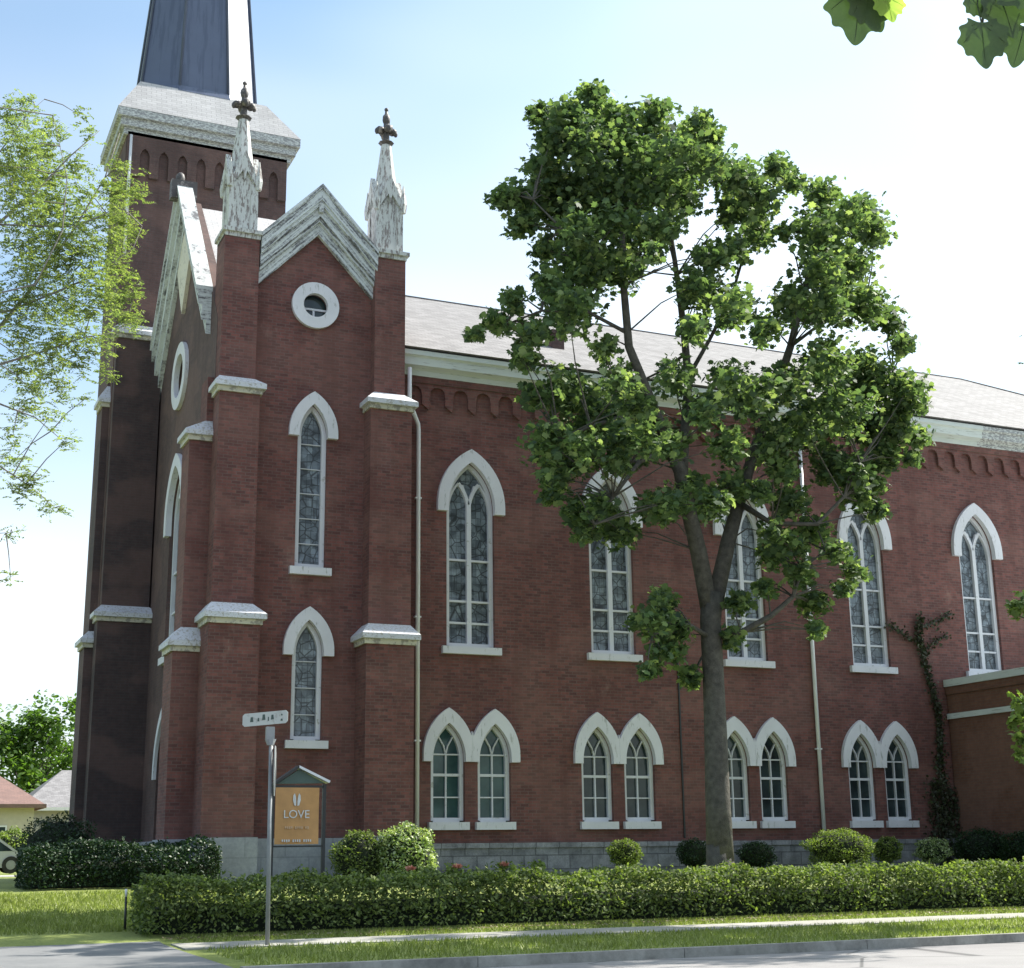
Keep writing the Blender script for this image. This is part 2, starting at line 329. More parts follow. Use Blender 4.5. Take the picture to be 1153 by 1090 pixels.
def gz(y):
    xs = [-200, 17.58, 17.68, 20.9, 22, 24, 31, 34, 60, 400]; zs = [-.06, -.06, .105, .135, .155, .29, .8, .85, .8, .8]
    return float(np.interp(y, xs, zs))
# ------------------------------------------------------------ the setting: ground, road, kerb, paths
def sheet(name, xs, ys, zoff, mat, zf=gz, thick=0):
    V = [(x, y, zf(y)+zoff) for y in ys for x in xs]; nx = len(xs)
    Fc = [(j*nx+i, j*nx+i+1, (j+1)*nx+i+1, (j+1)*nx+i) for j in range(len(ys)-1) for i in range(nx-1)]
    return struct(MB().add(V, Fc).build(name, mat))
k = NT('lawn_grass'); n = k.noise(k.pos(), .8, 5); n2 = k.noise(k.pos(), 14, 5, .7)
k.col(k.mix(.6, k.ramp(n, [(.3, (.17, .21, .045)), (.7, (.25, .29, .075))]), k.ramp(n2, [(.3, (.55, .6, .5)), (.7, (1.25, 1.2, 1.1))]), 'MULTIPLY')); k.rough(.9); k.bump(n2, .8, .04); M['grass'] = k.m
k = NT('asphalt'); n = k.noise(k.pos(), .5, 5); n2 = k.noise(k.pos(), 60, 3, .8)
k.col(k.mix(.5, k.ramp(n, [(.3, (.21, .2, .2)), (.7, (.28, .27, .265))]), k.ramp(n2, [(.3, (.6,)*3), (.7, (1.3,)*3)]), 'MULTIPLY')); k.rough(.9); k.bump(n2, .4, .008); M['asphalt'] = k.m
crk = k.n('TexVoronoi'); crk.feature = 'DISTANCE_TO_EDGE'; crk.inputs['Scale'].default_value = .45; k.l(k.mix(.12, k.pos(), k.n('TexNoise').outputs[1]), crk.inputs['Vector'])
k.col(k.mix(k.ramp(crk.outputs[0], [(.004, (.75,)*3), (.012, (0,)*3)]), k.b.inputs['Base Color'].links[0].from_socket, (.05, .05, .05)))
k = NT('concrete'); n = k.noise(k.pos(), .7, 6); n2 = k.noise(k.pos(), 35, 4, .7)
k.col(k.mix(.4, k.ramp(n, [(.3, (.26, .25, .22)), (.7, (.37, .36, .32))]), k.ramp(n2, [(.3, (.7,)*3), (.7, (1.15,)*3)]), 'MULTIPLY')); k.rough(.9); k.bump(n2, .3, .006); M['concrete'] = k.m
k = NT('kerb_concrete'); n = k.noise(k.scaled((1, 1, 1)), 1.5, 7, .75)
k.col(k.ramp(n, [(.3, (.13, .125, .115)), (.65, (.36, .35, .32))])); k.rough(.9); k.bump(n, .4, .01); M['kerb'] = k.m
sheet('ground', [-500, -60, -20, 0, 20, 60, 500], [-200, 17.58, 17.68, 20.9, 22, 24, 31, 34, 60, 400, 900], 0, 'grass')
sheet('road', [-120, 160], [-60, 17.6], .0, 'asphalt', lambda y: 0)
b = MB()
x = 4.3
while x < 60:                                     # kerb in cast lengths with open joints
    b.box(x, x+2.99, 17.6, 17.76, -.08, .125); x += 3.0
struct(b.build('kerb', 'kerb'))
b = MB(); x = 4.3
while x < 60:                                     # sidewalk slabs
    b.add([(x, 20.95, gz(20.95)-.06), (x+1.49, 20.95, gz(20.95)-.06), (x+1.49, 22, gz(22)-.06), (x, 22, gz(22)-.06), (x, 20.95, gz(20.95)+.02), (x+1.49, 20.95, gz(20.95)+.02), (x+1.49, 22, gz(22)+.02), (x, 22, gz(22)+.02)],
        [(0,3,2,1),(4,5,6,7),(0,1,5,4),(1,2,6,5),(2,3,7,6),(3,0,4,7)]); x += 1.5
struct(b.build('sidewalk', 'concrete'))
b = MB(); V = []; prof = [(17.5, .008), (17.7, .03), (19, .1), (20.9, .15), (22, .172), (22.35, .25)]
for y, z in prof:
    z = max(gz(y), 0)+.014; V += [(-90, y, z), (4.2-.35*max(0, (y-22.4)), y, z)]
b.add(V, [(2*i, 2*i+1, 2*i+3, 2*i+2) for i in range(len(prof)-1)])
k = NT('shaded_side_asphalt'); n = k.noise(k.pos(), .9, 7, .7); k.col(k.ramp(n, [(.3, (.11, .115, .12)), (.7, (.2, .2, .2))])); k.rough(.9); k.bump(n, .4, .02); M['asphalt_shaded'] = k.m  # tree shade over the corner is painted in as a darker asphalt
struct(b.build('corner_pavement', 'asphalt_shaded'))
sheet('side_path', [-60, 6.8], [50, 56], .012, 'concrete')

# ------------------------------------------------------------ the church
church = thing('church', 'large red brick Gothic church with white trimmed pointed windows, steeple tower and two pinnacles', 'church', (9.2, 36, .8))
def wall_holes(name, outer, holes, frame, depth, mat, parent=church):
    return MB().prism(outer, holes, frame, depth).build(name, mat, parent)
NY, PY, WX = 33.0, 32.6, 6.85
# nave south wall with its openings
up = [13.54, 17.55, 21.65, 25.78, 29.9, 34.0, 38.1]; lowc = [13.53, 17.58, 21.66, 25.76, 34.0, 38.1]
holes = [opening(c, .65, 6.33, 9.9, 1.2) for c in up]
for c in lowc:
    for s_ in (-.61, .61): holes.append(opening(c+s_, .44, 2.1, 3.62, .86))
wall_holes('nave_wall', [(11.55, 1.62), (43.2, 1.62), (43.2, 13.3), (11.55, 13.3)], holes, S(NY), .3, 'brick')
b = MB().box(42.9, 43.2, 33.3, 47, 1.62, 13.3).box(11.55, 43.2, 47, 47.3, 1.62, 13.3).box(10.4, 10.7, 41, 47, 1.62, 13.3)
b.build('nave_wall', 'brick', church)
b = MB(); b.box(11.62, 43.25, 32.93, 47.35, .4, 1.6).box(11.62, 43.28, 32.88, 33.1, 1.5, 1.62); b.build('foundation', 'limestone_dark', church)['label'] = 'rough dark grey limestone foundation of the nave'
b = MB(); b.box(6.6, 11.62, 32.45, 40.5, .4, 1.76).box(6.6, 7.98, 31.72, 32.5, .4, 1.78).box(10.34, 11.68, 31.72, 32.5, .4, 1.78).box(6.08, 6.6, 32.62, 33.75, .4, 1.76)
b.box(5.3, 10.5, 40.2, 43.4, .4, 1.7).build('foundation', 'limestone', church)['label'] = 'smooth pale stone foundation under the corner gable'

def gothic_window(cx, style, frame, label=None, hw=.65, zb=6.33, zs=9.9, rise=1.2, hood=(.27, 9.76), sill=True, pane='pane_lead'):
    """pane mesh + frame, sill, hood children; frame(u, w, d): d>0 goes into the wall"""
    w = MB().prism(opening(cx, hw-.01, zb+.01, zs, rise-.02), [], frame_off(frame, .2), .03).build('window', pane, church)
    if label: w['label'] = label
    f = MB(); fo = frame; d0, d1 = .1, .2; jw = .11 if style != 'sash' else .1
    path = [(cx-hw+jw/2, zb+.05)]+arch(cx, hw-jw/2, zs, rise-jw*.6)+[(cx+hw-jw/2, zb+.05)]
    f.ribbon(path, jw, fo, d0, d1)
    f.ribbon([(cx-hw+jw, zb+.06), (cx+hw-jw, zb+.06)], .12, fo, d0+.004, d1)
    if style == 'double':
        f.ribbon([(cx, zb+.12), (cx, zs+.12)], .12, fo, d0+.002, d1)
        q = (hw-jw)/2
        for s_ in (-1, 1):   # sub arches branching from the mullion
            c2 = cx+s_*(q+.01); a = arch(c2, q+.01, zs-.08, .74, 8)
            half = a[8:] if s_ < 0 else a[:9]
            f.ribbon(half, .09, fo, d0+.006, d1)
            other = a[:9] if s_ < 0 else a[8:]
            f.ribbon(other, .05, fo, d0+.012, d1)
        f.ribbon([(cx, zs+.08), (cx-.17, zs+.62)], .05, fo, d0+.015, d1); f.ribbon([(cx, zs+.08), (cx+.17, zs+.62)], .05, fo, d0+.018, d1)
        for z in (8.56, 7.51, 6.96):
            for s_ in (-1, 1): f.ribbon([(cx+s_*.06, z), (cx+s_*(hw-jw), z)], .05, fo, d0+.03, d1)
    elif style == 'sash':
        f.ribbon([(cx, zb+.12), (cx, zs+.1)], .035, fo, d0+.03, d1)
        for z, t in ((zb+.6, .03), (zb+1.13, .065), (zs+.1, .035)): f.ribbon([(cx-hw+jw, z), (cx+hw-jw, z)], t, fo, d0+.032, d1)
        for s_ in (-1, 1):
            f.ribbon([(cx, zs+.1), (cx+s_*.05, zs+.3), (cx+s_*.18, zs+.52)], .03, fo, d0+.034, d1)
    elif style == 'lancet':
        n_ = int((zs-zb)/.55)
        for i in range(1, n_+1): f.ribbon([(cx-hw+jw, zb+i*(zs-zb)/(n_+.3)), (cx+hw-jw, zb+i*(zs-zb)/(n_+.3))], .018, fo, d0+.06, d1)
    f.build('frame', 'frame', w)
    if hood:
        t, zl = hood; o_ = [(cx-hw-t, zl)]+arch(cx, hw+t, zs+.05, rise+t*1.05, 12)+[(cx+hw+t, zl)]
        i_ = [(cx-hw+.012, zl)]+arch(cx, hw-.012, zs, rise-.012, 12)+[(cx+hw-.012, zl)]
        MB().prism(o_+i_[::-1], [], frame_off(frame, -.12), .16).build('hood_moulding', 'white', w)
    if sill:
        g = MB(); sw = hw+.14 if style != 'sash' else hw+.08; zl = zb-.17
        a0 = frame(cx-sw, zl, -.12); a1 = frame(cx+sw, zb+.012, .12)
        g.box(*[v for p in zip(a0, a1) for v in sorted(p)]).build('sill', 'white', w)
    return w
def frame_off(fr, o): return lambda u, w, d: fr(u, w, d+o)
for c in up: gothic_window(c, 'double', S(NY))
for i, c in enumerate(lowc):
    for s_ in (-.61, .61):
        w = gothic_window(c+s_, 'sash', S(NY), hw=.44, zb=2.1, zs=3.62, rise=.86, hood=None, pane='pane_teal' if i == 0 else 'pane_dark', label='green tinted sash window of the lower row' if i == 0 else None)
        # each arch's white hood; the pair meets over the narrow pier in a shared leg
        cx = c+s_; t = .22; oc = arch(cx, .44+t, 3.72, .86+t*1.15, 12); ic = arch(cx, .428, 3.62, .848, 12)
        o_ = [(cx-.44-t, 3.54)]+oc+[(cx+.44+t, 3.54)]
        if s_ < 0: o_ = [p for p in o_ if p[0] < c-.004]+[(c-.002, oc_z(oc, c) if False else 4.27), (c-.002, 3.54)]
        else: o_ = [(c+.002, 3.54), (c+.002, 4.27)]+[p for p in o_ if p[0] > c+.004]
        i_ = [(cx-.428, 3.54)]+ic+[(cx+.428, 3.54)]
        MB().prism(o_+i_[::-1], [], frame_off(S(NY), -.11), .15).build('hood_moulding', 'white', w)
# corbel table under the nave eaves
b = MB(); o_ = [(11.6, 13.22)]; x = 11.98; P = .635
pts = []
while x < 43.0:
    a = x-P/2+.11; e = x+P/2-.11
    pts += [(x-P/2, 12.42), (x-P/2+.07, 12.36), (a, 12.5), (a, 12.72)]+[(x-.205*math.cos(t*math.pi/6), 12.78+.2*math.sin(t*math.pi/6)) for t in range(1, 6)]+[(e, 12.72), (e, 12.5)]; x += P
pts += [(43.0, 12.42), (43.0, 13.22)]
MB().prism([(11.66, 13.22)]+pts, [], S(NY-.1), .09).build('corbel_arcade', 'brick', church)
MB().prism([(11.6, 13.05), (43.1, 13.05), (43.1, 13.24), (11.6, 13.24)], [], S(NY-.14), .13).build('corbel_course', 'brick', church)
# eaves cornice: stepped wooden boards and gutter
def cornice_profile(x0, x1, mat, name='cornice'):
    prof = [(0, 13.22), (-.16, 13.22), (-.16, 13.36), (-.4, 13.42), (-.42, 13.62), (-.5, 13.66), (-.5, 13.78), (0, 13.86)]
    n_ = len(prof); V = [(x, NY+y, z) for x in (x0, x1) for y, z in prof]
    return MB().add(V, [tuple(range(n_)), tuple(range(n_, 2*n_))[::-1]]+[(i, (i+1) % n_, (i+1) % n_+n_, i+n_) for i in range(n_)]).build(name, mat, church)
cornice_profile(11.56, 30.2, 'cornice'); cornice_profile(30.203, 43.7, 'peel')['label'] = 'badly peeling stretch of the white eaves cornice'
# nave roof with hipped east end
e0, e1, yr, zr, ze = 32.43, 47.6, 40.0, 18.36, 13.84
b = MB(); V = [(11.52, e0, ze), (43.8, e0, ze), (43.8, e1, ze), (11.52, e1, ze), (11.52, yr, zr), (36.3, yr, zr)]
b.add(V, [(0, 1, 5, 4), (1, 2, 5), (2, 3, 4, 5), (0, 4, 3), (0, 3, 2, 1)])
b.v = [v for v in b.v]; roof = b.build('nave_roof', 'shingle', church)
MB().tube([(11.5, yr, zr+.01), (36.3, yr, zr+.01), (43.8, e0, ze+.03)], [.035]*3, 6).build('ridge_cap', 'shingle', roof)
MB().box(16.84, 17.2, 34.8, 35.2, 14.2, 15.7).box(16.8, 17.24, 34.76, 35.24, 15.7, 15.82).build('chimney', 'brick_dark', roof)
# downspouts
def downspout(pts, r=.055, label=None):
    d = MB().tube(pts, [r]*len(pts), 8).build('downspout', 'pipe', church)
    for z in (4, 7, 10):
        if pts[-1][2] < z < pts[0][2]: MB().box(pts[-1][0]-.08, pts[-1][0]+.08, NY-.12, NY+.01, z, z+.04).build('bracket', 'pipe', d)
downspout([(11.72, 32.55, 13.3), (11.72, 32.55, 12.5), (11.78, 32.6, 12.3), (12.08, 32.9, 11.95), (12.1, 32.92, 11.8), (12.1, 32.92, 1.7)])
downspout([(23.72, 32.92, 13.2), (23.72, 32.92, 1.7)])
MB().box(19.42, 19.46, 32.965, 33.02, 1.7, 6.6).build('wall_cable', 'black', church)

# ---- corner pavilion, south face
hs = [opening(9.25, .37, 7.98, 11.25, .8), opening(9.25, .37, 3.93, 5.97, .78), circle(9.23, 14.6, .33)]
wall_holes('gable_wall', [(7.6, 1.76), (10.85, 1.76), (10.85, 15.6), (9.25, 17.1), (7.6, 15.6)], hs, S(PY), .3, 'brick')
gothic_window(9.25, 'lancet', S(PY), hw=.37, zb=7.98, zs=11.25, rise=.8, hood=(.24, 11.2))
gothic_window(9.25, 'lancet', S(PY), hw=.37, zb=3.93, zs=5.97, rise=.78, hood=(.24, 5.9))
def round_window(cx, cz, r, ri, fr, n=36):
    w = MB().prism(circle(cx, cz, ri-.005), [], frame_off(fr, .14), .03).build('round_window', 'pane_dark', church)
    MB().prism(circle(cx, cz, r, n), [circle(cx, cz, ri-.02, n)], frame_off(fr, -.1), .14).build('surround', 'white', w)
    MB().ribbon([(cx-ri, cz-.05), (cx+ri, cz-.05)], .05, fr, .1, .14).ribbon([(cx, cz-ri), (cx, cz-.08)], .05, fr, .105, .139).build('glazing_bar', 'frame', w)
round_window(9.23, 14.6, .6, .33, S(PY))
# ---- buttresses: stages with sloping white caps
def cap(rl, z0, ru, z1, parent):
    """white weathering: two fascia steps, then a slope up to the narrower stage"""
    (a, b_, c, d) = rl; o = .13; g = MB()
    g.box(a-.05, b_+.05, c-.05, d+.03, z0, z0+.12).build('cap_moulding', 'capface', parent)
    MB().box(a-o, b_+o, c-o, d+.03, z0+.122, z0+.24).frustum((a-o, b_+o, c-o, d+.028), z0+.242, ru, z1).build('cap_slope', 'capstone', parent)
def buttress(stages, name='buttress', mat='brick', label=None):
    """stages: (x0,x1,y0,y1,z0,z1)"""
    b0 = MB()
    for s_ in stages: b0.box(*s_)
    o = b0.build(name, mat, church)
    if label: o['label'] = label
    for lo, hi in zip(stages, stages[1:]):
        cap(lo[:4], lo[5]-.06, (hi[0]+.01, hi[1]-.01, hi[2]+.01, hi[3]), hi[4]+.12, o)
    return o
bL = buttress([(6.74, 7.9, 31.8, 32.72, 1.76, 6.5), (6.84, 7.8, 32.1, 32.72, 6.85, 12.03), (6.86, 7.72, 32.3, 33.15, 12.3, 16.05)])
bR = buttress([(10.42, 11.6, 31.8, 32.72, 1.76, 6.2), (10.56, 11.62, 32.1, 32.72, 6.55, 12.03), (10.7, 11.5, 32.3, 33.1, 12.35, 16.05)])
bW = buttress([(6.14, 6.86, 32.7, 33.7, 1.76, 5.95), (6.32, 6.86, 32.75, 33.6, 6.35, 10.95), (6.7, 6.87, 32.8, 33.5, 11.3, 12.5)])
# ---- pinnacles
def pinnacle(cx, cy, z0):
    p = MB().box(cx-.33, cx+.33, cy-.33, cy+.33, z0+.16, z0+1.5)
    for sx in (-1, 1):
        for sy in (-1, 1): p.box(cx+sx*.27-.09, cx+sx*.27+.09, cy+sy*.27-.09, cy+sy*.27+.09, z0+.17, z0+1.42)
    for dx, dy in ((0, -1), (0, 1), (1, 0), (-1, 0)):  # four steep gablets
        fr = (lambda u, w, d, dy=dy: (cx+u, cy+dy*(.34+.07-d), w)) if dy else (lambda u, w, d, dx=dx: (cx+dx*(.34+.07-d), cy+u, w))
        p.prism([(-.4, z0+1.34), (-.34, z0+1.3), (-.05, z0+1.75), (0, z0+1.5), (.05, z0+1.75), (.34, z0+1.3), (.4, z0+1.34), (.2, z0+1.85), (0, z0+2.3), (-.2, z0+1.85)], [], fr, .12)
    for sx in (-1, 1):
        for sy in (-1, 1): p.ngon_frustum(cx+sx*.36, cy+sy*.36, .07, .07, z0+1.28, .1, .1, z0+1.5, 6).ngon_frustum(cx+sx*.36, cy+sy*.36, .1, .1, z0+1.5, .015, .015, z0+2.05, 6)
    p.ngon_frustum(cx, cy, .36, .36, z0+1.5, .13, .13, z0+3.3, 8)
    o = p.build('pinnacle', 'pinnacle', church)
    MB().box(cx-.5, cx+.5, cy-.5, cy+.5, z0+.06, z0+.16).box(cx-.44, cx+.44, cy-.44, cy+.44, z0-.05, z0+.06).build('base_moulding', 'pinnacle', o)
    f = MB().ngon_frustum(cx, cy, .12, .12, z0+3.3, .21, .21, z0+3.37, 8).ngon_frustum(cx, cy, .21, .21, z0+3.37, .1, .1, z0+3.43, 8).ngon_frustum(cx, cy, .09, .09, z0+3.4, .07, .07, z0+3.95, 8)
    for dx, dy in ((1, 0), (-1, 0), (0, 1), (0, -1)):
        f.ball((cx+dx*.17, cy+dy*.17, z0+3.72), (.13, .13, .1), 8, 6, 1, .08); f.ball((cx+dx*.26, cy+dy*.26, z0+3.68), (.06, .06, .09), 6, 5)
    f.ball((cx, cy, z0+4.06), (.11, .11, .17), 8, 6, 1, .05).ngon_frustum(cx, cy, .06, .06, z0+4.15, .035, .035, z0+4.3, 6).ball((cx, cy, z0+4.34), .06, 6, 5)
    f.build('finial', 'finial', o); return o
pinnacle(7.3, 32.72, 16.05); pinnacle(11.08, 32.7, 16.1)
# ---- raking gable cornice in stepped boards
def rake(cu, za, u_end, zend, fr, parent, layers, name='rake_board', mat='peel', lower=1.3):
    """layers: (v0, v1, projection) measured down from the outer slope line"""
    sl = (za-zend)/abs(u_end-cu)
    for i, (v0, v1, pr, mt) in enumerate(layers):
        pts = [(cu, za-v0), (u_end, zend-v0), (u_end, zend-v1), (cu, za-v1)]
        MB().prism(pts, [], frame_off(fr, -pr), pr+.02).build(name, mt, parent)
gc = MB().prism([(9.25-.06, 17.0), (9.25+.06, 17.0), (9.25+.06, 17.6), (9.25-.06, 17.6)], [], S(32.25), .3).build('gable_cornice', 'peel', church)
LY = [(0, .12, .42, 'rake_south'), (.122, .42, .38, 'rake_south'), (.422, .54, .34, 'rake_south'), (.542, .84, .26, 'rake_south'), (.842, .95, .2, 'rake_south'), (.952, 1.27, .12, 'rake_south')]
for sx in (-1, 1):
    rake(9.25+sx*.001, 17.75, 9.25+sx*1.49, 16.2, S(PY), gc, LY)
# corner block roofs: south gable and the larger west gable
b = MB(); b.add([(7.9, 32.64, 16.15), (9.25, 32.64, 17.6), (10.6, 32.64, 16.15), (7.9, 37, 16.15), (9.25, 37, 17.6), (10.6, 37, 16.15)], [(0, 1, 4, 3), (1, 2, 5, 4), (0, 3, 5, 2), (0, 2, 1), (3, 4, 5)]); b.build('gable_roof', 'skirt', church)
b = MB(); b.add([(7.05, 33.3, 14.6), (7.05, 36.9, 18.75), (7.05, 40.4, 14.6), (11.4, 33.3, 14.6), (11.4, 36.9, 18.75), (11.4, 40.4, 14.6)], [(0, 1, 4, 3), (1, 2, 5, 4), (0, 3, 5, 2), (0, 2, 1), (3, 4, 5)]); b.build('gable_roof', 'skirt', church)
MB().box(11.3, 11.55, 32.7, 40.5, 1.7, 15.4).box(7.2, 11.3, 32.9, 33.1, 12.6, 14.6).build('gable_wall', 'brick', church)
# ---- west front
hw_ = [opening(36.7, .95, 6.35, 9.95, 1.35), circle(37.0, 13.85, .62), [(36.0, 1.4), (36.0, 4.1)]+arch(36.95, .95, 4.1, 1.1)+[(37.9, 4.1), (37.9, 1.4)]]
hw_[2] = opening(36.95, .95, 1.8, 3.4, 1.5)
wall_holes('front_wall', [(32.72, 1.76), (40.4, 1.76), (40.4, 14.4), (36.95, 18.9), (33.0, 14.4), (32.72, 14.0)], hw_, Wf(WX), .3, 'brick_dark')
round_window(37.0, 13.85, .92, .62, Wf(WX))
w = gothic_window(36.7, 'double', Wf(WX), hw=.95, zb=6.35, zs=9.95, rise=1.35, hood=(.26, 9.6))
gc2 = MB().box(6.3, 7.0, 36.8, 37.1, 18.9, 19.45).ball((6.55, 36.95, 19.55), (.13, .13, .18)).build('gable_cornice', 'finial', church)
LW = [(0, .16, .4, 'rake_west'), (.162, .5, .34, 'rake_west'), (.502, .9, .24, 'rake_west'), (.902, 1.25, .12, 'rake_west')]
for sx in (-1, 1): rake(36.95+sx*.001, 19.45, 36.95+sx*3.45, 15.1, Wf(WX), gc2, LW)
MB().prism([(36.0, 17.2), (36.95, 18.35), (37.9, 17.2), (36.95, 15.6)], [], Wf(WX-.1), .12).build('apex_panel', 'cream', gc2)
d = MB().prism(opening(36.95, .93, 1.82, 3.4, 1.45), [], Wf(WX+.2), .04).build('front_door', 'door', church)
MB().prism([(35.8, 3.3)]+arch(36.95, 1.15, 3.45, 1.7)+[(38.1, 3.3)]+([(35.98, 3.3)]+arch(36.95, .97, 3.4, 1.5)+[(37.92, 3.3)])[::-1], [], Wf(WX-.08), .12).ribbon([(36.0, 3.36), (37.9, 3.36)], .12, Wf(WX), .08, .2).build('door_arch', 'white', d)
MB().prism(opening(36.95, .75, 3.45, 3.5, 1.1), [], Wf(WX+.15), .04).build('fanlight', 'pane_dark', d)
MB().box(6.93, 7.03, 36.9, 37.0, 2.6, 2.72).build('handle', 'metal', d)
MB().box(6.79, 6.86, 36.1, 36.9, 5.05, 5.4).box(6.79, 6.86, 36.1, 36.9, 5.46, 5.8).build('stone_tablet', 'limestone', church)
# ---- tower and spire
TX0, TX1, TY0, TY1 = 5.5, 10.4, 40.3, 43.2
tw = MB().box(TX0, TX1, TY0, TY1, 1.7, 22.5)
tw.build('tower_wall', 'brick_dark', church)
b = MB(); pts = []; x = TX0+.55
while x < TX1-.3:
    pts += [(x-.26, 21.0), (x-.14, 21.0), (x-.14, 21.7), (x-.08, 21.85), (x, 21.92), (x+.08, 21.85), (x+.14, 21.7), (x+.14, 21.0)]; x += .56
MB().prism([(TX0+.02, 22.4), (TX0+.02, 21.0)]+pts+[(TX1-.02, 21.0), (TX1-.02, 22.4)], [], S(TY0-.1), .09).build('corbel_arcade', 'brick_dark', church)
buttress([(5.42, 7.0, 39.75, 40.32, 1.7, 7.65), (5.52, 6.8, 39.95, 40.32, 7.95, 15.85), (5.6, 6.7, 40.2, 40.32, 16.2, 16.5)], mat='brick_shaded')
buttress([(5.2, 5.52, 40.4, 41.4, 1.7, 7.0), (5.3, 5.52, 40.5, 41.3, 7.3, 13.9), (5.42, 5.52, 40.6, 41.4, 14.4, 14.7)], mat='brick_shaded')
MB().tube([(5.62, 40.22, 22.3), (5.62, 40.22, 18.4)], [.05]*2, 6).build('downspout', 'pipe', church)
tc_ = MB().box(TX0-.1, TX1+.1, TY0-.1, TY1+.1, 22.3, 22.52).build('tower_cornice', 'peel', church)
MB().box(TX0-.22, TX1+.22, TY0-.22, TY1+.22, 22.523, 22.78).build('cornice_board', 'peel', tc_)
MB().box(TX0-.33, TX1+.33, TY0-.33, TY1+.33, 22.783, 23.05).build('cornice_board', 'peel', tc_)
scx, scy = 7.78, 41.75
MB().frustum((TX0-.34, TX1+.34, TY0-.34, TY1+.34), 23.053, (scx-1.95, scx+1.95, scy-1.3, scy+1.3), 24.25).build('spire_skirt', 'skirt', church)
R8 = 1/math.cos(math.pi/8)
sp = MB().ngon_frustum(scx, scy, 1.82*R8, 1.22*R8, 24.1, .1, .07, 45, 8).build('spire', 'slate_blue', church)
MB().ngon_frustum(scx, scy, 1.93*R8, 1.33*R8, 24.2, 1.85*R8, 1.25*R8, 24.42, 8).build('spire_base_roll', 'slate_blue', sp)
b = MB()
for kk in range(8):
    a = 2*math.pi*kk/8+math.pi/8
    b.tube([(scx+1.83*R8*math.cos(a), scy+1.23*R8*math.sin(a), 24.3), (scx+.11*math.cos(a), scy+.08*math.sin(a), 45)], [.045, .02], 5)
b.build('hip_roll', 'slate_blue', sp)

# ------------------------------------------------------------ annex on the right
annex = thing('brick_annex', 'low plain orange-brick annex with a flat roof joining the church wall at right', 'annex', (34, 28.5, .8))
MB().box(28.3, 44, 22.5, 32.96, .5, 5.62).build('annex_wall', 'brick_annex', annex)
MB().box(28.22, 44.08, 22.42, 32.97, 5.85, 6.05).build('coping', 'cornice', annex); MB().box(28.26, 44.04, 22.46, 32.965, 5.622, 5.848).build('parapet', 'brick_annex', annex)
MB().box(28.24, 28.32, 22.44, 32.96, 4.93, 5.08).build('stone_band', 'cornice', annex)
MB().box(28.2, 28.32, 22.42, 32.97, .5, 1.0).build('annex_base', 'limestone_dark', annex)
